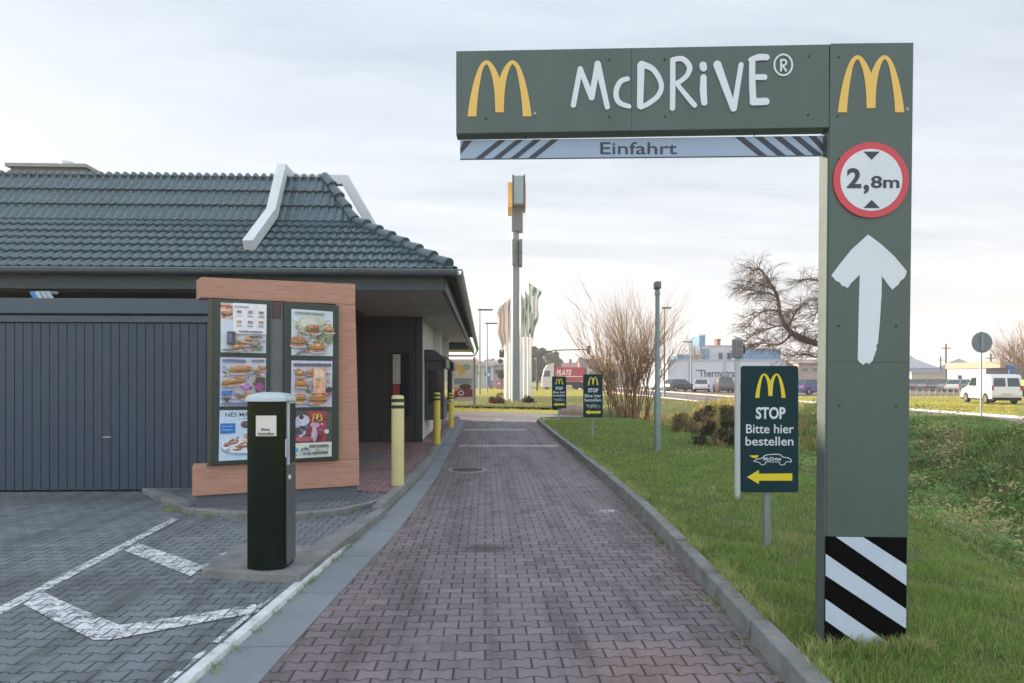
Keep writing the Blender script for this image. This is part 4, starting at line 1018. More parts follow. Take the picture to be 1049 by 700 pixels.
# pylon sign
c = GD(528, 47, 0)
py_ = thing('pylon_sign', 'very tall grey pylon with a lit arch sign box on top beyond the lane', 'pylon sign', (c.x,c.y,-.05), -TH)
KP = mk(47, 528, -.05)
MB().tube([(0,0,0),(0,0,KP(0,265)[1]),(0,0,KP(0,234)[1])], [.30,.27,.24], 20).build('pole', mat('pylon_grey', (.22,.24,.24), .5, .2), py_, smooth=True)
a, b_ = KP(524.2,238), KP(535.5,213.1); MB().box(a[0], b_[0], -.35, .35, a[1], b_[1]).build('neck_box', mat('neck_grey', (.13,.14,.15), .5), py_, bevel=.02)
a, b_ = KP(524.8,213), KP(537,184.8)
hbx = MB().box(a[0]+.1, b_[0]-.05, -1.1, 1.1, a[1], b_[1]).build('sign_box', mat('pylon_face', (.24,.31,.34), .5), py_, bevel=.02)
for x, s in ((a[0]+.045, 1), (b_[0]-.0, 1)):
    MB().box(x-.05, x+.05, -1.15, 1.15, a[1]-.1, b_[1]+.05).build('side_frame', m_dgrey, hbx)
for x0, x1 in ((a[0]-.30, a[0]-.01), (b_[0]+.055, b_[0]+.09)):
    ol = arches(-1.25, 1.25, KP(0,217)[1], KP(0,189)[1]); mb = MB(); mb.sprism(ol, x0, x1)
    mb.build('arches_emblem', mat('pylon_gold', (.75,.38,.04), .4), hbx)
for yt, yb in ((246.5,260),(260.8,273)):
    for x0, x1 in ((524.5,528),(531.8,535)):
        p, q = KP(x0,yb), KP(x1,yt); MB().box(p[0], q[0], -.5, .5, p[1], q[1]).build('side_sign', mat('neck_grey', (.1,.1,.1)), py_, bevel=.02)
    p = KP(526,yb-2); MB().box(p[0], p[0]+.5, -.1, .1, p[1], p[1]+.1).build('bracket', m_dgrey, py_)
# flag poles with drooping flags
m_fp = mat('flagpole_white', (.75,.72,.68), .35, .1, var=.05)
def flagm(q):
    k = 'flag_%.2f_%.2f_%.2f' % tuple(q)
    if k not in MATS: MATS[k] = leafmat(k, q, .04, .55)
    return MATS[k]
def flag(px, d, ytop, yfl, w, cols, label, lean=1):
    c = GD(px, d, 0); K_ = mk(d, px, -.04); H = K_(px, ytop)[1]; hf = K_(px, yfl)[1]
    r = thing('flagpole', label, 'flagpole', (c.x,c.y,-.04), -TH, 'flagpoles beside the tall pylon')
    MB().tube([(0,0,0),(0,0,H*.6),(0,0,H)], [.12,.09,.05], 10).build('pole', m_fp, r, smooth=True)
    mb = MB(); nx, nz = 22, 40; rn = random.Random(int(px*10)); ph = rn.uniform(0,6); g = []
    for j in range(nz+1):
        v = j/nz; row = []
        for i in range(nx+1):
            u = i/nx; ww = w*(.62+.25*sin(v*3+ph)+.1*sin(v*11+ph))
            row.append((lean*(.05+u*ww), .07*sin(u*15+ph+v*1.5)*(.4+u), H-.15-(H-.15-hf)*v*(1-.12*u*sin(ph+v*4)) - u*(.5+.15*sin(v*13+ph))))
        g.append(row)
    for j in range(nz):
        for i in range(nx):
            q = (.5+.5*sin(j*.21+ph))*(.5+.5*sin(i*.55+j*.09+ph*2)); k = 1 if q > .42 else 0
            mb.add([g[j][i], g[j][i+1], g[j+1][i+1], g[j+1][i]], [(0,1,2,3)], k)
    o = mb.build('flag', [flagm(q) for q in cols[:2]], r, smooth=True)
    s_ = o.modifiers.new('t', 'SOLIDIFY'); s_.thickness = .01
GR, WH, PK = (.24,.46,.32), (.82,.83,.80), (.82,.72,.68)
flag(519.5, 50, 306, 348, .75, [PK,(.7,.66,.66)], 'leftmost flagpole with a faded pink flag left of the pylon', -1)
flag(523, 52, 303, 350, .5, [(.7,.6,.6),PK], 'flagpole with a pale flag close against the left of the pylon', -1)
flag(533.5, 50, 300, 345, .75, [WH,GR], 'first flagpole right of the pylon with a green and white flag')
flag(537.5, 51, 296, 340, .7, [WH,GR,WH], 'middle flagpole right of the pylon with a mostly white flag')
flag(541.5, 52, 288, 338, .95, [WH,(.3,.48,.36)], 'rightmost and tallest flagpole of the row by the pylon')
# white advert column of narrow panels around the pole foot
for px, d, yt, lab in ((517.5,53,322,'short bare white pole at the left end of the row by the pylon'),(521,54,318,'bare white pole between the two pink flags'),(531.5,49,305,'bare white pole nearly touching the right of the pylon'),(535.6,53,312,'thin bare white pole between the green flag and the white flag'),(539.5,54,318,'thin bare white pole left of the tallest flagpole'),(543.8,53,320,'bare white pole at the right end of the row by the pylon')):
    c = GD(px, d, 0); r = thing('flagpole', lab, 'flagpole', (c.x,c.y,-.04), -TH, 'bare poles beside the tall pylon'); H = EYE+(HY-yt)/F*d
    MB().tube([(0,0,0),(0,0,H*.6),(0,0,H)], [.085,.075,.05], 10).build('pole', m_fp, r, smooth=True)
# billboard beyond the lane
c = GD(472, 39, 0); r = thing('billboard', 'low advertising board with a burger picture on grey posts beyond the bollards', 'billboard', (c.x,c.y,-.02), -TH)
KB2 = mk(39, 472, -.02)
def tr_(K_, pts): return [K_(*p) for p in pts]
MB().prism(tr_(KB2, [(451,369),(484.5,369),(484.5,411),(451,411)]), 0, .08).build('panel', mat('bill_pale', (.55,.5,.46), .6), r)
for x in (486, 452): p, q = KB2(x-1.2,415), KB2(x+1.2,366); MB().box(p[0], q[0], -.02, .1, p[1]-.1, q[1]).build('post', m_post, r)
items = [('e', (.75,.42,.18), .45,.22,.35,.14), ('e', (.8,.6,.4), .3,.3,.25,.08), ('e', (.3,.4,.3), .8,.15,.15,.08), ('e', (.75,.35,.15), .3,.12,.12,.1), ('r', (.35,.38,.45), 0,.44,1,.6)]+words(.05,.46,.85,.04,(.15,.18,.3))+words(.05,.53,.85,.04,(.15,.18,.3))+[('r', (.22,.03,.05), .0,.72,1,.92), ('e', (.1,.06,.04), .75,.66,.22,.07), ('e', (.5,.35,.2), .3,.72,.2,.06), ('e', (.65,.5,.55), .6,.82,.11,.07), ('e', (.22,.03,.05), .6,.82,.06,.035)]
poster(r, tr_(KB2, [(455,370),(484,370),(484,410),(455,410)]), (.6,.55,.5), items, 'picture')
# traffic light on a mast arm
c = GD(550, 88, 0); r = thing('traffic_light', 'traffic light hanging from a long curved arm over the far road', 'traffic light', (c.x,c.y,-.02), -TH); KT = mk(88, 550, -.02)
pp = [KT(x,y) for x,y in ((550,389),(550,366),(556,362),(568,359),(585,358.5),(603,358))]
MB().tube([(pp[0][0],0,0)]+[(x,0,z) for x,z in pp[1:]], [.12,.1,.09,.08,.07,.06], 8).build('mast_arm', m_dgrey, r, smooth=True)
a, b_ = KT(601.5,363), KT(604.8,354.5); hh = MB().box(a[0],b_[0],-.15,.15,a[1],b_[1]).build('signal_head', mat('signal_black', (.02,.03,.025), .5), r, bevel=.03)
for i in range(3): MB().lathe([(.13,0),(.12,.03)], 12, M=Matrix.Translation(((a[0]+b_[0])/2,-.152,a[1]+.2+i*.33)) @ Matrix.Rotation(pi/2,4,'X')).build('lamp', mat('lamp_dark', (.06,.05,.04), .4), hh)
# round sign seen from behind
c = GD(1005, 25.3, 0); r = thing('round_road_sign', 'round road sign seen from behind on a thin pole beside the road', 'road sign', (c.x,c.y,-.05), -TH); KR = mk(25.3, 1005, -.05)
a = KR(1005,351); MB().lathe([(.37,0),(.385,.008),(.385,.02),(.35,.022)], 36, M=Matrix.Translation((a[0],-.03,a[1])) @ Matrix.Rotation(pi/2,4,'X')).build('disc', mat('sign_back', (.16,.19,.21), .5, .4), r)
MB().tube([(0,0,0),(0,0,KR(0,339.5)[1])], .033, 10).build('pole', m_post, r, smooth=True)
MB().box(-.05,.05,-.08,-.052,a[1]-.3,a[1]+.3).build('clamp', m_mast, r)
# boulder
def rock(name, loc, s, label, m):
    bm = bmesh.new(); bmesh.ops.create_icosphere(bm, subdivisions=3, radius=1)
    for v in bm.verts:
        n = Vector((sin(v.co.x*3.1+v.co.y*2), cos(v.co.y*3.7+v.co.z), sin(v.co.z*2.9+v.co.x)))*.12; v.co += n
        v.co.x *= s[0]; v.co.y *= s[1]; v.co.z = max(-.3, v.co.z)*s[2]
    me = bpy.data.meshes.new(name); bm.to_mesh(me); bm.free(); me.materials.append(m); o = bpy.data.objects.new(name, me); COL.objects.link(o); o.location = loc
    return tag(o, label, 'rock')
m_rock = mat('rock', (.32,.25,.2), .9, var=.3, scale=3, bump=.6, bscale=12)
rock('boulder', GD(588.5, 29.5, 0), (.62,.4,.42), 'larger pinkish boulder between the two far stop signs', m_rock)
rock('boulder', GD(579.5, 30.5, 0), (.3,.25,.2), 'small flat boulder left of the larger one near the far stop signs', m_rock)

# ------------------------------------------------------------ vehicles
m_tyre = mat('tyre', (.02,.02,.02), .85); m_rim = mat('rim', (.3,.3,.31), .35, .8); m_carglass = mat('car_glass', (.03,.045,.05), .08, 0, spec=.8)
m_tail = mat('tail_lamp', (.35,.02,.02), .3); m_head = mat('head_lamp', (.6,.6,.6), .15)
def car(label, loc, rotz, col, kind='hatch', group='cars parked in the far car park'):
    """length along x, nose towards +x"""
    r = thing('parked_car' if kind != 'van' else 'parked_van', label, 'car' if kind != 'van' else 'van', loc, rotz, group)
    paint = mat('paint_%.2f_%.2f_%.2f' % col, col, .3, .1, var=.03, coat=.5)
    if kind == 'van':
        L, w, zb, zr = 4.2, .86, .95, 1.82
        prof = [(-2.08,.3),(-2.12,.55),(-2.1,1.0),(-1.98,1.7),(-1.85,1.80),(-1.2,1.84),(.1,1.80),(.38,1.72),(1.12,1.08),(1.85,.92),(2.05,.75),(2.1,.35)]
    else:
        L, w, zb, zr = 4.3, .87, .88, 1.45
        prof = [(-2.1,.32),(-2.14,.6),(-2.08,.92),(-1.5,.96),(0,.94),(.95,.92),(1.75,.8),(2.08,.62),(2.12,.34)]
        if kind == 'suv': prof = [(x, z*1.12) for x, z in prof]; zb, zr = 1.0, 1.68
    bot = []
    for cx in (1.32, -1.3):
        bot += [(cx+.38*cos(a), .3+.36*sin(a)) for a in [pi*i/8 for i in range(9)]]
    pl = prof+bot
    mb = MB(); mb.prism(pl, -w, w); body = mb.build('body', paint, r, bevel=.05, seg=3, ang=35)
    if kind != 'van':
        rx = (-2.0,-1.45,.15,.95) if kind in ('hatch','suv') else (-1.55,-.95,.2,1.0)
        vs = [(rx[0],-w*.94,zb-.03),(rx[3],-w*.94,zb-.03),(rx[3],w*.94,zb-.03),(rx[0],w*.94,zb-.03),(rx[1],-w*.72,zr),(rx[2],-w*.72,zr),(rx[2],w*.72,zr),(rx[1],w*.72,zr)]
        mb = MB(); mb.add(vs, [(0,1,5,4),(1,2,6,5),(2,3,7,6),(3,0,4,7),(4,5,6,7),(0,3,2,1)]); mb.build('windows', m_carglass, r, bevel=.05)
        mb = MB(); mb.box(rx[1]-.06, rx[2]+.03, -w*.73, w*.73, zr-.03, zr+.025)
        for (i, j) in ((0,4),(1,5),(2,6),(3,7)):
            mb.tube([Vector(vs[i])*1.0, Vector(vs[j])], .045, 6)
        for s in (-1, 1): mb.tube([(-.35,s*w*.945,zb-.02),(-.35,s*w*.73,zr)], .04, 6)
        mb.build('roof', paint, r, bevel=.02)
    else:
        for s in (-1, 1):
            mb = MB(); mb.prism([(-.2,1.1),(.95,1.1),(.45,1.62),(-.2,1.66)], s*w-.004, s*w+.004); mb.build('side_window', m_carglass, r)
        mb = MB(); mb.add([(1.13,-.76,1.09),(1.13,.76,1.09),(.45,.68,1.69),(.45,-.68,1.69)], [(0,1,2,3)]); mb.v = [(x+.02,y,z+.02) for x,y,z in mb.v]; mb.build('windscreen', m_carglass, r)
        for s in (-1, 1):
            def rx_(z): return -2.1+(z-1.0)/.7*.12-.012
            y0, y1 = (.06, .74) if s > 0 else (-.74, -.06)
            mb = MB(); mb.add([(rx_(1.08),y0,1.08),(rx_(1.08),y1,1.08),(rx_(1.6)+.0,y1-(.06 if s>0 else 0),1.6),(rx_(1.6),y0+(0 if s>0 else .06),1.6)], [(0,1,2,3),(3,2,1,0)]); mb.v += [(x+.02,y,z) for x,y,z in mb.v]; mb.f = [(0,1,2,3),(7,6,5,4),(0,4,5,1),(1,5,6,2),(2,6,7,3),(3,7,4,0)]; mb.m = [0]*6; mb.build('rear_window', m_carglass, r)
        MB().box(-2.14,-2.1,-.28,.28,.55,.67).build('number_plate', mat('plate_pale', (.5,.5,.48), .5), r)
    for s in (-1, 1):
        zt = .95 if kind == 'van' else .72
        MB().box(-2.15,-2.05, s*w*.96-.09, s*w*.96+.02 if s > 0 else s*w*.96+.09, zt-.1, zt+.18).build('tail_light', m_tail, r, bevel=.015)
        MB().box(1.93,2.1, s*.6-.15, s*.6+.15, .6, .76).build('headlight', m_head, r, bevel=.03)
    for x in (1.32, -1.3):
        for s in (-1, 1):
            M_ = Matrix.Translation((x, s*(w-.1), .31)) @ Matrix.Rotation(pi/2,4,'X')
            wh = MB().lathe([(.2,-.1),(.3,-.1),(.315,-.07),(.315,.07),(.3,.1),(.2,.1)], 20, M=M_).build('wheel', m_tyre, r, smooth=True)
            MB().lathe([(.205,-.105),(.205,.105)], 16, M=M_).build('rim', m_rim, wh)
    MB().box(-2.16,2.13,-w*.9,w*.9,.22,.4).build('sill', m_tyre, r)
    return r
def at(px, d, z=0.): return GD(px, d, z)
v = car('white panel van with twin rear windows parked on the grass across the road', at(1014, 44, -.02), radians(77), (.68,.68,.68), 'van', None)
car('white hatchback parked in front of the white hall', at(719, 80, 0), radians(70), (.65,.66,.68), 'hatch')
car('dark red brown estate car parked right beside the white hatchback', at(741, 77, 0), radians(80), (.13,.09,.09), 'suv')
car('dark car behind the bare shrub at the left end of the hall', at(697, 84, 0), radians(20), (.03,.035,.04), 'hatch')
car('dark blue car just right of the nearest stop sign', at(766, 90, 0), radians(75), (.02,.04,.07), 'hatch')
car('bright blue violet hatchback seen between the stop sign and the gantry post', at(829, 66, 0), radians(30), (.06,.07,.26), 'hatch')
for i, (px, d, cc, lab) in enumerate(((934,92,(.04,.06,.09),'first dark car right of the gantry post in the long row'),(945,90,(.03,.04,.05),'black car second in the long row'),(955,88,(.05,.07,.1),'blue grey car third in the long row before the cream container'),(966,86,(.02,.03,.04),'black car fourth in the long row below the right end of the container'),(977,84,(.08,.11,.13),'grey blue car fifth in the long row left of the white van'),(986,80,(.25,.3,.32),'light grey car last in the row partly behind the white van'))):
    car(lab, at(px, d, 0), radians(25), cc, 'hatch', 'dark cars parked in a row across the road')
# red truck with lettering
c = at(584, 100); r = thing('truck', 'parked truck with a white cab and a red box body lettered in white', 'truck', (c.x,c.y,0), -TH); KK_ = mk(100, 584, 0)
MB().prism(tr_(KK_, [(568,376.5),(599,376.5),(599,391),(568,391)]), -1.2, 1.2).build('box_body', mat('truck_red', (.42,.035,.05), .45), r, bevel=.03)
m_cab = mat('cab_white', (.55,.52,.5), .4)
cab = MB().prism(tr_(KK_, [(555,397),(555,388),(557,379),(560,374),(567,372),(567,397)]), -1.15, 1.15).build('cab', m_cab, r, bevel=.05)
MB().prism(tr_(KK_, [(556.3,386),(558,380),(563,380),(563,386)]), -1.17, 1.17).build('window', m_carglass, cab)
MB().prism(tr_(KK_, [(555,394.5),(603,394.5),(603,391.5),(567.5,391.5),(555,391.5)]), -.9, .9).build('chassis', m_tyre, r)
MB().prism(tr_(KK_, [(600,378),(603,378),(603,391),(600,391)]), -1.2, 1.2).build('tail_lift', m_cab, r)
for x in (560, 590, 597):
    q = KK_(x, 395)
    for s in (-1, 1):
        M_ = Matrix.Translation((q[0], s*1.0, .5)) @ Matrix.Rotation(pi/2,4,'X')
        MB().lathe([(.3,-.14),(.5,-.12),(.5,.12),(.3,.14)], 18, M=M_).build('wheel', m_tyre, r, smooth=True)
mb = MB(); p, q = KK_(569.5,384.5), KK_(585,379); put_text(mb, 'PLATE', p[0], q[0], p[1], q[1], -1.203, bold=.03, shear=.25)
p, q = KK_(588,383.5), KK_(596.5,380); put_text(mb, 'ES', p[0], q[0], p[1], q[1], -1.203, bold=.03) if False else None
p = KK_(570,386.3); q = KK_(596,385.4); mb.box(p[0], q[0], -1.206, -1.2, p[1], q[1]); mb.build('lettering', mat('truck_white', (.7,.66,.66), .5), r)

# ------------------------------------------------------------ far buildings
def bld(name, label, px0, px1, ybot_d, ytop, depth, col, roof=None, wins=(), cat='building', rough=.8, rh=0, group=None):
    d = ybot_d; c0 = GD((px0+px1)/2, d, 0); K_ = mk(d, (px0+px1)/2, 0)
    r = thing(name, label, cat, (c0.x, c0.y, -.05), -TH, group)
    x0, x1 = K_(px0,0)[0], K_(px1,0)[0]; zt = K_(0,ytop)[1]
    MB().box(x0, x1, 0, depth, 0, zt).build('wall', mat(name+'_%.2f%.2f%.2f' % col, col, rough, var=.06, scale=.4), r)
    if roof is not None:
        zr = zt+rh
        mb = MB()
        if rh > .5: mb.sprism([(-.5,zt+.003),(depth+.5,zt+.003),(depth/2,zr)], x0-.3, x1+.3)
        else: mb.box(x0-.1, x1+.1, -.1, depth+.1, zt+.003, zt+max(rh,.3))
        mb.build('roof', mat('roofc_%.2f%.2f%.2f' % roof, roof, .8), r)
    for (a, b_, t, bt) in wins:
        p, q = K_(a, bt), K_(b_, t); f = MB().box(p[0], q[0], -.05, -.003, p[1], q[1]).build('window', mat('win_frame', (.4,.4,.4), .6), r)
        MB().box(p[0]+.1, q[0]-.1, -.08, -.051, p[1]+.1, q[1]-.1).build('pane', m_glass, f)
    return r, K_
hall, KH = bld('warehouse_hall', 'long low white hall with black company lettering across the road', 684, 842, 112, 370, 30, (.56,.58,.62), (.4,.42,.45), (), rh=.3)
mb = MB(); p, q = KH(716,386), KH(762,378.5); put_text(mb, 'Thermotraffic', p[0], q[0], p[1], q[1], -.02, bold=.02); p, q = KH(713,379.6), KH(718,378.7); mb.box(p[0], q[0], -.06, -.01, p[1], q[1]); mb.build('lettering', m_ink, hall)
for x in (706, 742, 790, 815):
    p, q = KH(x,397.5), KH(x+1.2,371); MB().box(p[0], q[0], -.3, -.003, p[1], q[1]).build('pilaster', mat('pil', (.4,.42,.45), .7), hall)
bld('office_block', 'white two storey office block rising behind the lettered hall', 723, 757, 150, 355.5, 14, (.6,.58,.57), (.45,.42,.4), ((736,740.5,361,368),(744.5,749,361,368)), rh=.4)
bld('chimney', 'small dark red chimney above the white office block', 734.5, 738, 150.5, 348.5, 2, (.28,.1,.08), (.15,.1,.1), (), cat='chimney')
for (a, b_, t, lab) in ((716.5,722.5,344,'tall narrow blue tower panel above the white hall'),(694,716,361,'low blue roof structure at the left end of the white hall'),(719.5,727,354,'blue gabled block beside the tall blue tower panel'),(762,800,355,'long blue roof block above the stop sign right of the sensor post')):
    bld('blue_building', lab, a, b_, 140, t+(3 if t > 350 else 0), 8, (.12,.25,.38), (.5,.52,.55), (), group='blue factory roofs behind the hall')
bld('grey_house', 'beige block with dark window strip between the stop sign and the gantry post', 818, 842, 108, 372, 8, (.4,.3,.24), (.3,.22,.18), ((821,828,376,381),(831,838,376,381)), rh=.6)
# shops at the left
bld('shop', 'white shop with blue fascia behind the left street lamps', 487, 505, 120, 375, 10, (.5,.48,.48), (.3,.26,.25), ((489,493,380,385),(496,501,380,386)), rh=1.0, group='shops at the end of the lane')
bld('shop', 'grey shop with red ground floor panels between the street lamps and the pylon', 505.5, 522, 125, 374, 10, (.42,.4,.42), (.32,.24,.22), ((507,511,378,383),(513,518,378,383)), rh=1.0, group='shops at the end of the lane')
bld('shop', 'low pale shop with a reddish roof behind the billboard', 440, 486.5, 118, 374, 10, (.5,.47,.45), (.4,.22,.17), ((446,450,380,386),(458,466,380,388)), rh=1.2, group='shops at the end of the lane')
for i, (px, w, yt, yb, col, lab) in enumerate(((500,5,376,396,(.03,.12,.35),'tall blue banner in front of the far shops'),(512,7,389,399,(.4,.1,.2),'dark pink poster wall below the grey shop'),(503.5,3,390,398,(.3,.04,.06),'small dark red door panel at the far shops'),(520,5,388,398,(.35,.12,.25),'purple poster panel next to the flagpoles'))):
    c = at(px, 105); K_ = mk(105, px, 0); p, q = K_(px-w/2,yb), K_(px+w/2,yt)
    b_ = thing('advert_panel', lab, 'advert', (c.x,c.y,-.05), -TH, 'advert panels by the far shops')
    MB().box(p[0], q[0], 0, .15, p[1], q[1]).build('panel', mat('adv_%d' % i, col, .6), b_); MB().box(p[0]+.05, p[0]+.15, .16, .26, 0, q[1]-.1).build('post', m_post, b_); MB().box(q[0]-.15, q[0]-.05, .16, .26, 0, q[1]-.1).build('post', m_post, b_)
    MB().box(p[0]+.15, q[0]-.15, -.02, -.001, p[1]+(q[1]-p[1])*.55, p[1]+(q[1]-p[1])*.7).build('print_band', mat('truck_white', (.7,.66,.66)), b_)
# houses
def house(px0, px1, d, yeave, yridge, wall, roof, label):
    K_ = mk(d, (px0+px1)/2, 0); c0 = GD((px0+px1)/2, d, 0); r = thing('house', label, 'house', (c0.x,c0.y,-.05), -TH, 'houses on the far skyline')
    x0, x1 = K_(px0,0)[0], K_(px1,0)[0]; ze, zr = K_(0,yeave)[1], K_(0,yridge)[1]; D = 9
    MB().box(x0, x1, 0, D, 0, ze).build('wall', mat('hw_%.2f%.2f' % wall[:2], wall, .8), r)
    rf = MB().sprism([(-.5,ze+.003),(D+.5,ze+.003),(D/2,zr)], x0-.4, x1+.4).build('roof', mat('hr_%.2f%.2f' % roof[:2], roof, .8, var=.2), r)
    MB().box(x0+(x1-x0)*.6, x0+(x1-x0)*.6+.7, D/2-.4, D/2+.4, zr-.8, zr+.9).build('chimney', mat('chim', (.3,.14,.1), .8), rf)
    n = max(1, int((x1-x0)/3))
    for i in range(n):
        xx = x0+(i+.5)*(x1-x0)/n
        f = MB().box(xx-.6, xx+.6, -.06, -.003, ze-2.0, ze-.7).build('window', mat('win_frame', (.4,.4,.4)), r); MB().box(xx-.5, xx+.5, -.08, -.061, ze-1.9, ze-.8).build('pane', m_glass, f)
house(573, 592, 170, 378, 371, (.4,.34,.3), (.3,.16,.13), 'house with a reddish roof behind the red truck')
house(596, 616, 165, 377, 367, (.42,.36,.32), (.22,.15,.14), 'pale house with dark gable roof right of the red truck')
house(622, 650, 175, 380, 372, (.4,.34,.3), (.26,.15,.12), 'low brown roofed house behind the bare shrub')
house(655, 684, 170, 378, 371, (.38,.33,.3), (.24,.14,.12), 'brown roofed house between the bare shrub and the white hall')
# right side: tents, container, signs, digger
def tent(px0, px1, d, yeave, yridge, label, col):
    K_ = mk(d, (px0+px1)/2, 0); c0 = GD((px0+px1)/2, d, 0); r = thing('market_tent', label, 'tent', (c0.x,c0.y,-.05), -TH, 'white storage tents across the road')
    x0, x1 = K_(px0,0)[0], K_(px1,0)[0]; ze, zr = K_(0,yeave)[1], K_(0,yridge)[1]
    MB().prism([(x0,0.1),(x1,0.1),(x1,ze),(x0,ze)], .1, 11.9).build('tent_wall', mat('tentw', (.3,.38,.48), .6), r)
    MB().prism([(x0-.3,ze+.004),(x1+.3,ze+.004),((x0+x1)/2,zr)], 0, 12).build('tent_roof', mat('tentr_%.2f' % col[0], col, .6), r)
tent(900, 962, 130, 377, 365, 'wide white tent just right of the gantry post', (.58,.6,.66))
tent(960, 1004, 135, 377, 367, 'pale grey tent right of the telegraph pole', (.5,.53,.54))
bld('cream_container', 'long cream storage container behind the row of dark cars', 934, 976, 104, 382.5, 3, (.55,.46,.36), (.4,.35,.3), (), cat='container', rh=.1)
KC = mk(95, 986, 0); c0 = at(986, 95); r = thing('price_board', 'white and blue price board on posts behind the parked cars', 'sign', (c0.x,c0.y,-.02), -TH)
p, q = KC(981,396), KC(993,384); MB().box(p[0], q[0], 0, .2, p[1], q[1]).build('panel', mat('pb_white', (.55,.58,.6), .6), r); mb = MB()
a, b_ = KC(981.5,388), KC(992.5,385); mb.box(a[0], b_[0], -.02, -.001, a[1], b_[1]); a, b_ = KC(982,393), KC(991,390); mb.box(a[0], b_[0], -.02, -.001, a[1], b_[1]); mb.build('blue_band', mat('pb_blue', (.03,.12,.35), .6), r)
for x in (982, 992): p, q = KC(x,398), KC(x+.6,396); MB().box(p[0], q[0], .05, .15, 0, q[1]).build('post', m_post, r)
g_, KG = bld('filling_station', 'building with an orange yellow canopy and blue signs behind the white van', 1010, 1062, 90, 377, 8, (.42,.42,.45), None, ())
p, q = KG(1008,377), KG(1048,370.5); MB().box(p[0], q[0], -3, 8, p[1]+.01, q[1]).build('canopy', mat('canopy_beige', (.34,.28,.2), .8), g_)
for (a, b_, t, bt) in ((1014,1029,374.5,378),(1016,1034,379,382.5)):
    p, q = KG(a,bt), KG(b_,t); MB().box(p[0], q[0], -3.2, -3.01, p[1], q[1]).build('blue_sign', mat('pb_blue', (.03,.12,.35)), g_)
KX = mk(62, 1050, 0); c0 = at(1050, 62); r = thing('excavator', 'yellow excavator partly cut off at the right edge behind the van', 'excavator', (c0.x,c0.y,-.02), -TH)
m_dig = mat('digger_yellow', (.6,.4,.04), .5, dirt=.4, dirtcol=(.2,.14,.05))
MB().prism(tr_(KX, [(1038,398),(1036,403),(1040,406),(1064,406),(1067,402),(1064,398)]), -1.3, 1.3).build('tracks', m_tyre, r, bevel=.05)
MB().prism(tr_(KX, [(1040,397.5),(1040,389),(1064,387),(1066,397.5)]), -1.1, 1.1).build('body', m_dig, r, bevel=.05)
cb = MB().prism(tr_(KX, [(1040,388.7),(1041,377),(1053,377),(1054,387.6)]), -1.0, .2).build('cab', m_tyre, r, bevel=.04)
MB().prism(tr_(KX, [(1041.5,387),(1042.3,378.5),(1052,378.5),(1052.7,387)]), -1.03, -1.002).build('cab_window', mat('haze_glass', (.35,.36,.36), .2), cb)
MB().tube([(KX(1054,388)[0],-.2,KX(0,388)[1]),(KX(1062,362)[0],-.2,KX(0,362)[1]),(KX(1072,372)[0],-.2,KX(0,372)[1]),(KX(1070,392)[0],-.2,KX(0,392)[1])], [.25,.28,.22,.18], 6).build('boom', m_dig, r)
# telegraph poles
for px, d, yt, lab in ((969,100,352,'telegraph pole standing above the dark cars'),(963.5,120,365,'shorter thin pole left of the telegraph pole'),(1015,95,362,'short dark pole just right of the round road sign')):
    c0 = at(px, d); H = EYE+(HY-yt)/F*d; r = thing('telegraph_pole', lab, 'pole', (c0.x,c0.y,-.05), 0, 'poles across the road')
    MB().tube([(0,0,0),(0,0,H)], [.16,.11], 8).build('pole', mat('pole_wood', (.12,.09,.07), .8), r, smooth=True); MB().box(-.7,.7,-.06,.06,H-.7,H-.58).build('crossbar', mat('pole_wood', (.12,.09,.07)), r)
# wire mesh fence along the grass strip
c0 = at(905, 52); c1 = at(983, 57); r = thing('low_fence', 'low pale wire fence with thin posts between the grass strip and the dark cars', 'fence', (c0.x,c0.y,-.05), atan2(c1.y-c0.y, c1.x-c0.x)); Lf = (c1-c0).xy.length
nf = 12
for i in range(nf+1): MB().box(i*Lf/nf-.025, i*Lf/nf+.025, -.04, .04, 0, .78).build('post', mat('fence_pale', (.24,.21,.17), .7), r)
MB().box(0,Lf,-.02,.02,.70,.76).build('rail', MATS['fence_pale'], r); MB().box(0,Lf,-.02,.02,.3,.34).build('rail', MATS['fence_pale'], r)

# ------------------------------------------------------------ vegetation
m_bark = mat('bark_warm', (.27,.165,.085), .9, var=.3, scale=6)
m_barkd = mat('bark_dark', (.13,.09,.065), .9, var=.3, scale=6)
def grow(mb, p, d, L, r, depth, rn, spread=.5, droop=0., n=3, nseg=4, up=.0, side=5):
    pts = [p.copy()]; rad = [r]; q = p.copy(); dd = d.normalized()
    for i in range(nseg):
        dd = (dd+Vector((rn.gauss(0,.13), rn.gauss(0,.13), rn.gauss(0,.08)-droop+up))).normalized()
        q = q+dd*L/nseg; pts.append(q.copy()); rad.append(r*(1-.6*(i+1)/nseg))
    mb.tube(pts, rad, side if depth > 1 else 3, cap=False)
    if depth > 0:
        for k in range(n):
            f = rn.uniform(.25, 1.); i = min(nseg-1, int(f*nseg)); b = pts[i].lerp(pts[i+1], f*nseg-i)
            ax = Vector((rn.gauss(0,1), rn.gauss(0,1), rn.gauss(0,.6))).normalized()
            nd = (dd+ax*spread).normalized()
            grow(mb, b, nd, L*rn.uniform(.45,.75), r*.5*(1-.3*f), depth-1, rn, spread, droop*1.2, n, 3, up, side)
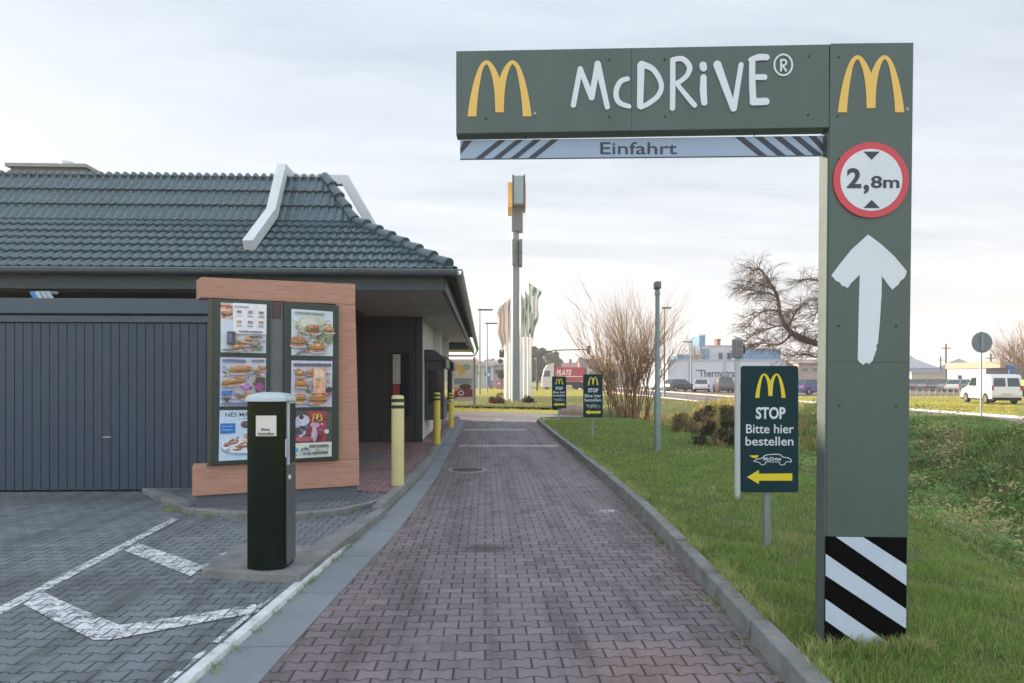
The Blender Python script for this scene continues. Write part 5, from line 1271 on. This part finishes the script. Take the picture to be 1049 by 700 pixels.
# big bare multi stem shrub
rn = random.Random(11); c0 = at(647, 26.5, .0); r = thing('bare_shrub', 'large bare shrub with many upright brown stems at the end of the lawn', 'shrub', (c0.x,c0.y,lawn_z(c0.x,c0.y)-.05), 0)
mb = MB(); stems = 0
for i in range(50):
    a = rn.uniform(0, 2*pi); rr = rn.uniform(0, .65); b = Vector((rr*cos(a)*1.35, rr*sin(a), 0)); t_ = rn.uniform(.03, .34)*(rr/.65*.65+.3)
    d = Vector((cos(a)*t_*1.1, sin(a)*t_, 1)); L = rn.uniform(2.5, 3.85)*(1-.15*t_)
    grow(mb, b, d, L*.88, rn.uniform(.016,.034), 2, rn, .36, -.0, 6, 6, .03, 4)
mb.build('branches', m_bark, r)
mb = MB()
for i in range(14):
    a = rn.uniform(0,2*pi); mb.tube([(.5*cos(a),.4*sin(a),-.1),(.6*cos(a),.5*sin(a),.5)], [.06,.035], 6)
mb.build('trunk', m_bark, r)
# spreading bare tree behind the gantry post
c0 = at(893, 36, -.0); Kt = mk(36, 893, -.05); r = thing('bare_tree', 'wide bare tree with twisted drooping branches behind the gantry post', 'tree', (c0.x,c0.y,-.05), -TH)
mb = MB(); T3 = lambda x, y, o=0: Vector((Kt(x,0)[0], o, Kt(0,y)[1]))
mb.tube([Vector((0,0,0)), Vector((-.1,0,1.2)), T3(886,362), T3(880,350)], [.38,.3,.27,.2], 10); mb.build('trunk', m_barkd, r, smooth=True)
mb = MB(); rn = random.Random(5)
limbs = [([(884,366),(868,372),(852,360),(838,352),(822,348),(812,341),(803,333),(799,322),(798,308),(794,298),(786,285),(778,276),(772,278)], .20, 0),
 ([(838,352),(824,345),(810,338),(815,325),(822,315),(832,310)], .09, .3), ([(812,341),(800,352),(790,354),(778,352),(768,358)], .06, -.4),
 ([(798,306),(788,300),(776,298),(764,296)], .05, .3), ([(799,320),(786,318),(774,324),(764,336)], .05, -.3), ([(883,352),(872,330),(862,305),(850,290),(836,284),(826,286)], .14, .5),
 ([(862,305),(852,296),(842,304),(832,318),(826,334)], .07, -.6), ([(880,350),(886,330),(888,310)], .10, -.4), ([(852,360),(838,366),(826,362),(812,366)], .07, .5), ([(846,356),(842,340),(846,325),(838,312)], .07, -.5), ([(803,333),(790,336),(776,342),(766,350)], .05, .4), ([(794,298),(782,292),(770,290),(762,293)], .04, 0)]
for pl, rr, o in limbs:
    P = [Vector(p) for p in catmull([tuple(T3(x, y, o*i/3+ (rn.uniform(-.1,.1)))) for i, (x, y) in enumerate(pl)], 3)]
    n = len(P); mb.tube(P, [rr*(1-.8*i/(n-1)) for i in range(n)], 6)
    for i in range(2, n):
        for k in range(5):
            d = Vector((rn.uniform(-1.3,.5), rn.gauss(0,.7), rn.uniform(-.35,.75)))
            grow(mb, P[i], d, rn.uniform(.35,1.0), .018, 2, rn, .55, .05, 5, 4, 0, 4)
mb.build('branches', m_barkd, r)
# more bare trees at the far right and the skyline
def bare_tree(px, d, ytop, label, seed, w=1., m=None):
    rn = random.Random(seed); c0 = at(px, d); H = EYE+(HY-ytop)/F*d; r = thing('bare_tree', label, 'tree', (c0.x,c0.y,-.05), 0, 'bare trees on the skyline')
    MB().tube([(0,0,0),(0,0,H*.4)], [H*.025,H*.018], 8).build('trunk', m or m_bark, r, smooth=True)
    mb = MB()
    for i in range(12): grow(mb, Vector((0,0,H*rn.uniform(.2,.42))), Vector((rn.gauss(0,.5)*w, rn.gauss(0,.5), 1)), H*rn.uniform(.4,.58), H*.011, 3, rn, .5, 0, 4, 4, .02, 4)
    mb.build('branches', m or m_bark, r); return r
bare_tree(1052, 75, 335, 'tall bare tree cut by the right edge of the picture', 3)
bare_tree(1036, 110, 352, 'smaller bare tree just left of the right edge above the canopy', 9)
bare_tree(712, 128, 352, 'thin bare tree above the left end of the white hall', 5, .6)
m_lf = {}
def leafcloud(name, px, d, w, ytop, label, col, seed, n=2600, leaf=.12, group='trees on the far skyline', cat='tree', zb=0., base=.08, columnar=False, z0=-.05):
    rn = random.Random(seed); c0 = at(px, d); H = EYE+(HY-ytop)/F*d; R = w/2/F*d
    r = thing(name, label, cat, (c0.x,c0.y,z0), rn.uniform(0,6), group)
    MB().tube([(0,0,0),(0,0,H*.6)], [H*.022+.01,H*.012], 6).build('trunk' if cat == 'tree' else 'stem', m_barkd, r)
    k = tuple(col)
    if k not in m_lf: m_lf[k] = leafmat('leaf_%d' % len(m_lf), col)
    lobes = []
    for i in range((13 if cat != 'bush' else 26) if not columnar else 9):
        f = rn.uniform(.18,1); a = rn.uniform(0,2*pi)
        wr = (R*.62*sqrt(max(.05,1-((f-.5)/.55)**2))) if not columnar else R*.25
        lobes.append((Vector((wr*cos(a), wr*sin(a), H*(base+(1-base)*f*.88))), (R*rn.uniform(.28,.5) if cat != 'bush' else R*rn.uniform(.10,.30)) if not columnar else R*rn.uniform(.5,.75)))
    mb = MB()
    if cat == 'bush':
        for i in range(34): grow(mb, Vector((rn.gauss(0,R*.35),rn.gauss(0,R*.3),0)), Vector((rn.gauss(0,.45),rn.gauss(0,.4),1)), H*rn.uniform(.7,1.2), .007, 1, rn, .5, 0, 4, 4, 0, 3)
        mb.build('stems', m_bark, r); mb = MB()
    for i in range(n):
        c_, rr = lobes[rn.randrange(len(lobes))]
        v = Vector((rn.gauss(0,1), rn.gauss(0,1), rn.gauss(0,1))).normalized()*rr*rn.uniform(.35,1.08)**.6
        p = c_+v; p.z = max(.03, p.z)
        t1 = Vector((rn.gauss(0,1), rn.gauss(0,1), rn.gauss(0,1))).normalized(); t2 = t1.orthogonal().normalized(); s = leaf*rn.uniform(.6,1.3)
        mb.add([p-t1*s, p+t2*s*.45, p+t1*s, p-t2*s*.45], [(0,1,2,3)])
    mb.build('crown' if cat == 'tree' else 'foliage', m_lf[k], r); return r
leafcloud('far_tree', 551, 150, 26, 352, 'rounded grey green tree right of the flagpoles', (.10,.11,.07), 1, 2200, .5)
leafcloud('far_tree', 566, 165, 20, 358, 'grey green tree behind the cab of the red truck', (.12,.12,.08), 2, 1800, .5)
leafcloud('far_tree', 596, 180, 12, 366, 'small dark tree between the truck and the gabled house', (.07,.09,.06), 3, 1200, .5)
leafcloud('columnar_conifer', 513.5, 100, 7, 349, 'slim dark conifer left of the flagpoles', (.05,.07,.045), 4, 2400, .2, columnar=True)
leafcloud('far_tree', 1003, 110, 16, 372, 'dark green tree behind the price board', (.04,.06,.04), 5, 1600, .3)
leafcloud('far_tree', 927, 150, 12, 362, 'dark tree touching the right side of the gantry post', (.07,.07,.05), 6, 1200, .4)
leafcloud('far_tree', 948, 170, 14, 366, 'brownish tree on the skyline behind the wide white tent', (.11,.08,.06), 7, 1200, .5)
leafcloud('far_tree', 662, 150, 20, 366, 'brown tree on the skyline right of the bare shrub', (.11,.09,.06), 8, 1500, .5)
leafcloud('far_tree', 690, 160, 14, 364, 'bare looking brown tree at the left corner of the white hall', (.13,.09,.06), 12, 1500, .35)
leafcloud('low_shrub', 509, 42, 17, 403.5, 'low reddish brown shrub at the foot of the flagpoles', (.20,.10,.05), 9, 1800, .07, 'low shrubs beyond the lane', 'shrub', base=0.)
leafcloud('low_shrub', 541, 44, 14, 405.5, 'low dark brown shrub just right of the pylon foot', (.09,.06,.035), 10, 1200, .06, 'low shrubs beyond the lane', 'shrub', base=0.)
pb = at(737, 15.2); leafcloud('leafy_bush', 733, 15.2, 62, 412, 'loose dark olive bush standing in the ditch behind the nearest stop sign', (.050,.056,.022), 21, 4200, .032, None, 'bush', base=0.0, z0=lawn_z(pb.x,pb.y)-.05)
pb = at(716, 17.5); leafcloud('small_bush', 702, 19, 36, 424, 'low loose straw brown bush left of the dark olive bush', (.20,.15,.06), 22, 1500, .035, None, 'bush', base=0.0, z0=lawn_z(pb.x,pb.y)-.05)
# far wood along the horizon
mb = MB(); rn = random.Random(4)
for i in range(9000):
    a = rn.uniform(-.75,.80); d = rn.uniform(230,330); h = 5.5+2.5*sin(a*23)+1.8*sin(a*61+2)+1.2*sin(a*140)
    x = a*d; z = rn.uniform(.0,1)**.7*max(1.5,h); p = Vector((x, d, z)); s = rn.uniform(.7,1.5)
    t1 = Vector((rn.gauss(0,1), rn.gauss(0,.3), rn.gauss(0,1))).normalized(); t2 = Vector((-t1.z, 0, t1.x))
    mb.add([p-t1*s, p+t2*s*.7, p+t1*s, p-t2*s*.7], [(0,1,2,3)])
o = mb.build('distant_wood', leafmat('wood_leaf', (.13,.11,.085), .3)); tag(o, 'low hazy brown wood along the far horizon', 'wood', kind='stuff')

# ------------------------------------------------------------ grass, weeds, litter (numpy blades)
def blades(name, P, h, w, lean, mats, idx, label, cat, curve=.5):
    n = len(P); ang = rng.uniform(0, 2*pi, n); la = rng.uniform(0, 2*pi, n)
    dx, dy = np.cos(ang)*w/2, np.sin(ang)*w/2
    ln = lean*h*rng.uniform(.2,1.,n); lx, ly = np.cos(la)*ln, np.sin(la)*ln
    V = np.zeros((n,5,3), np.float32)
    V[:,0] = np.stack([P[:,0]-dx, P[:,1]-dy, P[:,2]], 1); V[:,1] = np.stack([P[:,0]+dx, P[:,1]+dy, P[:,2]], 1)
    V[:,2] = np.stack([P[:,0]+dx*.7+lx*.3, P[:,1]+dy*.7+ly*.3, P[:,2]+h*.6], 1); V[:,3] = np.stack([P[:,0]-dx*.7+lx*.3, P[:,1]-dy*.7+ly*.3, P[:,2]+h*.6], 1)
    V[:,4] = np.stack([P[:,0]+lx, P[:,1]+ly, P[:,2]+h*np.sqrt(np.maximum(.1,1-(ln/h)**2*.5))], 1)
    me = bpy.data.meshes.new(name); me.vertices.add(n*5); me.vertices.foreach_set('co', V.reshape(-1))
    b = np.arange(n)*5
    L = np.stack([b,b+1,b+2,b+3,b+3,b+2,b+4], 1).reshape(-1).astype(np.int32)
    me.loops.add(n*7); me.loops.foreach_set('vertex_index', L)
    ls = np.stack([np.arange(n)*7, np.arange(n)*7+4], 1).reshape(-1).astype(np.int32)
    me.polygons.add(n*2); me.polygons.foreach_set('loop_start', ls)
    try: me.polygons.foreach_set('loop_total', np.tile([4,3], n).astype(np.int32))
    except Exception: pass
    for m in mats: me.materials.append(m)
    me.polygons.foreach_set('material_index', np.repeat(idx, 2).astype(np.int32)); me.update(calc_edges=True); me.validate()
    o = bpy.data.objects.new(name, me); COL.objects.link(o); tag(o, label, cat, kind='stuff'); return o
gm = [leafmat('blade_%d' % i, c, .25, .3) for i, c in enumerate(((.19,.31,.065),(.27,.38,.085),(.14,.25,.06),(.52,.45,.22),(.37,.41,.11)))]
def scatter(n, y0, y1, fx0, fx1, keep=None):
    y = rng.uniform(y0, y1, n); u = rng.uniform(0, 1, n); out = []
    for yy, uu in zip(y, u):
        x = fx0(yy)+uu*(fx1(yy)-fx0(yy))
        if keep is None or keep(x, yy): out.append((x, yy, lawn_z(x, yy)-.003))
    return np.array(out)
inpost = lambda x, y: not (gp.x-.22 < x < gp.x+.22 and gp.y-.01 < y < gp.y+.12)
vis = lambda x, y: inpost(x, y) and x < .79*y+1.2
P = np.concatenate([scatter(95000, 2.4, 6.5, lawn_left, lambda y: min(5.8, .78*y+.8), vis), scatter(60000, 6.5, 13, lawn_left, lambda y: e_near(y)+1.6, vis), scatter(30000, 13, 25, lawn_left, lambda y: 5.6, vis), scatter(36000, 9, 30, lambda y: e_near(y)+6.0, lambda y: 14.3, vis)])
nz = np.array([.5+.5*sin(p[0]*2.3+sin(p[1]*1.7)*2)*cos(p[1]*1.1+p[0]) for p in P])
cl_ = np.array([.5+.25*sin(p[0]*7.1+2*sin(p[1]*5.3))+.25*sin(p[1]*8.7+1.7*sin(p[0]*6.1)) for p in P]); h = (.018+.028*rng.random(len(P))+.012*nz+.034*cl_**2); far = np.clip((P[:,1]-6)/12, 0, 1)
w = .0035+.010*far
idx = rng.choice(5, len(P), p=[.36,.24,.2,.08,.12]); 
bare = (rng.random(len(P)) < np.clip((.34-cl_)*3.2, 0, .85)); dry = rng.random(len(P)) < np.clip((nz-.8)*1.6, 0, .35); idx[dry] = 3
P = P[~bare]; h = h[~bare]; w = w[~bare]; idx = idx[~bare]
blades('lawn_grass', P, h, w, .8, gm, idx, 'short green lawn grass on the verge right of the lane', 'grass')
# longer tufts at the kerb back and round the gantry foot
T_ = []
for i in range(1500):
    y = random.uniform(2.6, 14); x = rk(y)+.128+abs(random.gauss(0,.04)); 
    if sin(y*3.1)+sin(y*7.7+1)+random.gauss(0,.5) < -.3: continue
    for k in range(9): T_.append((x+random.gauss(0,.02), y+random.gauss(0,.03)))
for i in range(160):
    x = gp.x+random.uniform(-.34,.3); y = gp.y+random.choice((random.uniform(-.1,-.02), random.uniform(-.14,-.01)))
    for k in range(7): T_.append((x+random.gauss(0,.02), y+random.gauss(0,.015)))
T_ = np.array([(x, y, lawn_z(x, y)) for x, y in T_ if inpost(x, y)])
idx = rng.choice(5, len(T_), p=[.25,.2,.1,.3,.15]); blades('edge_tufts', T_, rng.uniform(.04,.125,len(T_)), np.full(len(T_), .004), 1.25, gm, idx, 'longer tufts of mixed green and straw grass along the kerb and round the gantry foot', 'grass')
# ditch weeds
wm = [leafmat('weed_%d' % i, c, .3, .3) for i, c in enumerate(((.17,.29,.07),(.28,.35,.10),(.12,.21,.055),(.46,.40,.19),(.30,.26,.13)))]
Wd = []; Hh = []; cl = []
for i in range(5200):
    y = random.uniform(4, 27)**1.0; e0 = e_near(y); s = random.uniform(1.0, 6.9); x = e0+s
    if x > 14.0 or x > .80*y+2.5: continue
    big = (.5+.5*sin(x*1.3+2*sin(y*.7)))*(.5+.5*cos(y*.9-x*.5)); hh = random.uniform(.08,.20)+.22*big*random.random()
    ci = random.choices(range(5), (4,3,3,2,1.2) if big > .3 else (2,3,1,3,2))[0]
    if s < 1.8 or s > 6.3: hh *= .5
    for k in range(random.randint(10,22)):
        a = random.gauss(0,.10); b = random.gauss(0,.10); Wd.append((x+a, y+b, lawn_z(x+a, y+b)-.01)); Hh.append(hh*random.uniform(.5,1.2)); cl.append(ci if random.random() < .7 else random.randrange(5))
Wd = np.array(Wd); blades('ditch_weeds', Wd, np.array(Hh), .007+.016*np.clip(Wd[:,1]/20,0,1)*1., 1.1, wm, np.array(cl), 'rough mixed weeds and tall grass covering the ditch and its far bank', 'weeds')
# broad leafed weeds (brambles, nettles) as small leaf quads
mb = MB(); rn = random.Random(8)
for i in range(420):
    y = rn.uniform(4.5, 24); e0 = e_near(y); x = e0+rn.uniform(1.4, 6.6)
    if x > .8*y+2.5: continue
    ci = rn.choices(range(5), (4,3,4,1,1))[0]; H_ = rn.uniform(.12,.5); Rr = rn.uniform(.12,.4); z0 = lawn_z(x, y)
    for k in range(90):
        v = Vector((rn.gauss(0,Rr*.5), rn.gauss(0,Rr*.5), rn.random()**.7*H_)); p = Vector((x,y,z0))+v
        t1 = Vector((rn.gauss(0,1), rn.gauss(0,1), rn.gauss(0,.5))).normalized(); t2 = t1.orthogonal().normalized(); s = rn.uniform(.014,.034)*(1+y*.02)
        mb.add([p-t1*s, p+t2*s*.55, p+t1*s, p-t2*s*.55], [(0,1,2,3)], ci)
tag(mb.build('brambles', wm), 'low leafy brambles and nettles scattered over the ditch bank', 'weeds', kind='stuff')
# tall dry stalks on the sunny far edge of the ditch
D_ = []
for i in range(900):
    t_ = random.random(); y = 19+t_*14; x = e_near(y)+random.uniform(2.0,6.5)
    for k in range(12): D_.append((x+random.gauss(0,.12), y+random.gauss(0,.12), 0))
D_ = np.array([(x,y,lawn_z(x,y)) for x,y,_ in D_]); blades('dry_stalks', D_, rng.uniform(.12,.42,len(D_)), np.full(len(D_), .02), .7, [leafmat('dry_0', (.58,.43,.15)), leafmat('dry_1', (.46,.36,.11)), leafmat('dry_2', (.34,.34,.09))], rng.choice(3, len(D_), p=[.4,.35,.25]), 'yellow brown dry grass on the sunny side of the ditch', 'grass')
# far turf tufts so the strip beyond the road is not flat
F_ = []
for i in range(26000):
    y = random.uniform(34.5, 90); x = random.uniform(-.1*y-3, 13.8 if y < 60 else 14)
    F_.append((x, y, -.02 if y > 44 or x < lawn_left(y) else lawn_z(x, y)-.01))
for i in range(14000):
    y = random.uniform(30, 75); x = random.uniform(21.5, min(48, y*.8)); F_.append((x, y, -.06))
F_ = np.array(F_); blades('far_grass', F_, rng.uniform(.03,.09,len(F_)), np.full(len(F_), .035), .9, [leafmat('fg_0', (.44,.40,.07)), leafmat('fg_1', (.36,.36,.06)), leafmat('fg_2', (.55,.44,.13))], rng.choice(3, len(F_)), 'sunlit yellow green grass beyond the cross road and the main road', 'grass')
# fallen leaves on lawn and along the kerb
mb = MB(); rn = random.Random(2)
for i in range(1300):
    y = rn.uniform(2.6, 15)
    if rn.random() < .7: x = rk(y)+.2+rn.random()*2.6; z = lawn_z(x,y)+.035
    else: x = rk(y)-abs(rn.gauss(0,.12))-.01; z = .006
    s = rn.uniform(.008,.02); a = rn.uniform(0,6.3); p = Vector((x,y,z)); t1 = Vector((cos(a),sin(a),rn.gauss(0,.25)))*s; t2 = Vector((-sin(a),cos(a),rn.gauss(0,.25)))*s*.6
    mb.add([p-t1, p+t2, p+t1, p-t2], [(0,1,2,3)])
for i in range(60):
    x = rn.uniform(-8,-2.6); y = rn.uniform(7.0,9.3) ; z = LZ+.006
    s = rn.uniform(.008,.02); a = rn.uniform(0,6.3); p = Vector((x,y,z)); t1 = Vector((cos(a),sin(a),.1))*s; t2 = Vector((-sin(a),cos(a),.1))*s*.6; mb.add([p-t1, p+t2, p+t1, p-t2], [(0,1,2,3)])
tag(mb.build('fallen_leaves', mat('leaf_litter', (.17,.11,.05), .9, var=.4, scale=2)), 'small dry brown leaves lying on the lawn and in the kerb gutter', 'leaves', kind='stuff')
# weeds in the joints of kerb, slab and island
mb_p = []
for i in range(170):
    ch = random.random()
    if ch < .4: y = random.uniform(3.2, 8); x = lg(y)+random.gauss(0,.012); z = 0
    elif ch < .7: y = random.uniform(3.2, 14); x = rk(y)-.01-random.random()*.02; z = 0
    else:
        q0, q1 = random.choice(list(zip(front, front[1:]))); q = q0.lerp(q1, random.random()); x, y, z = q.x, q.y-.015, LZ
    for k in range(9): mb_p.append((x+random.gauss(0,.02), y+random.gauss(0,.02), z))
for k in range(120): q = G(176+random.gauss(0,5), 523+random.gauss(0,1), LZ); mb_p.append((q.x, q.y, LZ))
mb_p = np.array(mb_p); blades('joint_weeds', mb_p, rng.uniform(.012,.05,len(mb_p)), np.full(len(mb_p), .005), 1.1, gm, rng.choice(5, len(mb_p), p=[.2,.2,.3,.15,.15]), 'small weeds growing in the kerb and paving joints', 'weeds')

# ------------------------------------------------------------ light, sky, camera
AZ, EL = 60, 12.5          # sun ahead on the left, low
sun = bpy.data.lights.new('sun', 'SUN'); sun.energy = 5.0; sun.angle = radians(.6); sun.color = (1.,.84,.66)
so = bpy.data.objects.new('sun', sun); COL.objects.link(so)
Sd = Vector((-sin(radians(AZ))*cos(radians(EL)), cos(radians(AZ))*cos(radians(EL)), sin(radians(EL))))
so.rotation_euler = (-Sd).to_track_quat('-Z', 'Y').to_euler(); so.location = (-20, 20, 30)
w_ = bpy.data.worlds.new('World'); S.world = w_; w_.use_nodes = True; t = NT(w_.node_tree); t.n.clear()
sky = t.new('ShaderNodeTexSky', sky_type='NISHITA'); sky.sun_disc = False; sky.sun_elevation = radians(EL); sky.sun_rotation = radians(-AZ); sky.air_density = 1.; sky.dust_density = 1.5; sky.ozone_density = 1.5
tc = t.new('ShaderNodeTexCoord'); v = tc.outputs['Generated']; sp = t.new('ShaderNodeSeparateXYZ'); t.put(sp.inputs[0], v)
zc = t.m('MAXIMUM', sp.outputs[2], .0)
dv = t.m('ADD', zc, .12); cv = t.new('ShaderNodeCombineXYZ'); t.put(cv.inputs[0], t.m('DIVIDE', sp.outputs[0], dv)); t.put(cv.inputs[1], t.m('DIVIDE', sp.outputs[1], dv))
m1 = t.mapping(cv.outputs[0], (.45,1.3,1), (0,0,radians(12))); n1 = t.noise(m1, 1.1, 7, .58, .4); n2 = t.noise(t.mapping(cv.outputs[0], (.8,2.6,1), (0,0,radians(18))), 2.3, 6, .6, .3)
f = t.m('ADD', t.m('MULTIPLY', n1, .7), t.m('MULTIPLY', n2, .3)); f = t.mr(f, .36, .62)
# thin high cloud: warmer and thicker low down where more of it lies along the view
low = t.m('POWER', t.m('SUBTRACT', 1., t.m('MINIMUM', zc, 1.)), 5.)
ccol = t.mix(low, (.55,.61,.68), (.80,.735,.675))
# unseen cloud behind and overhead brightened as added fill for camera-facing surfaces
bk = t.mr(sp.outputs[1], -.75, .25, 1.75, 1.0); bt = t.mr(zc, .45, .95, 1., 1.35); ccol = t.mix(1., ccol, t.new('ShaderNodeCombineColor').outputs[0], 'MIX') if False else ccol
bs_ = t.m('MULTIPLY', t.m('MULTIPLY', bk, bt), .72)
cov = t.m('ADD', t.m('MULTIPLY', low, .35), t.m('ADD', .58, t.m('MULTIPLY', f, .28)), clamp=True)
b1 = t.new('ShaderNodeBackground'); t.put(b1.inputs[0], sky.outputs[0]); b1.inputs[1].default_value = .062
b2 = t.new('ShaderNodeBackground'); t.put(b2.inputs[0], ccol); t.put(b2.inputs[1], bs_)
ms = t.new('ShaderNodeMixShader'); t.put(ms.inputs[0], cov); t.l.new(b1.outputs[0], ms.inputs[1]); t.l.new(b2.outputs[0], ms.inputs[2])
ow = t.new('ShaderNodeOutputWorld'); t.l.new(ms.outputs[0], ow.inputs[0])
hz = MB().box(-1510,1510,-410,2510,-2.4,17.)
m_hz = bpy.data.materials.new('haze_air'); m_hz.use_nodes = True; th_ = NT(m_hz.node_tree); th_.n.clear(); pv = th_.new('ShaderNodeVolumePrincipled'); pv.inputs['Color'].default_value = (.93,.94,.97,1); pv.inputs['Density'].default_value = .0010; pv.inputs['Anisotropy'].default_value = .3
oh = th_.new('ShaderNodeOutputMaterial'); th_.l.new(pv.outputs[0], oh.inputs['Volume'])
hzo = hz.build('haze', m_hz); tag(hzo, 'thin pale haze in the evening air over the far buildings', 'haze', kind='stuff')
cam = bpy.data.cameras.new('camera'); cam.sensor_width = 36; cam.lens = F/1049*36; cam.shift_y = (HY-350)/1049; cam.shift_x = 0; cam.clip_start = .05; cam.clip_end = 6000
co = bpy.data.objects.new('camera', cam); COL.objects.link(co); co.location = (0,0,EYE); co.rotation_euler = (pi/2, 0, -TH); S.camera = co
S.view_settings.view_transform = 'Standard'; S.view_settings.look = 'None'; S.view_settings.gamma = 1; S.view_settings.exposure = 1.12; S.view_settings.use_curve_mapping = False
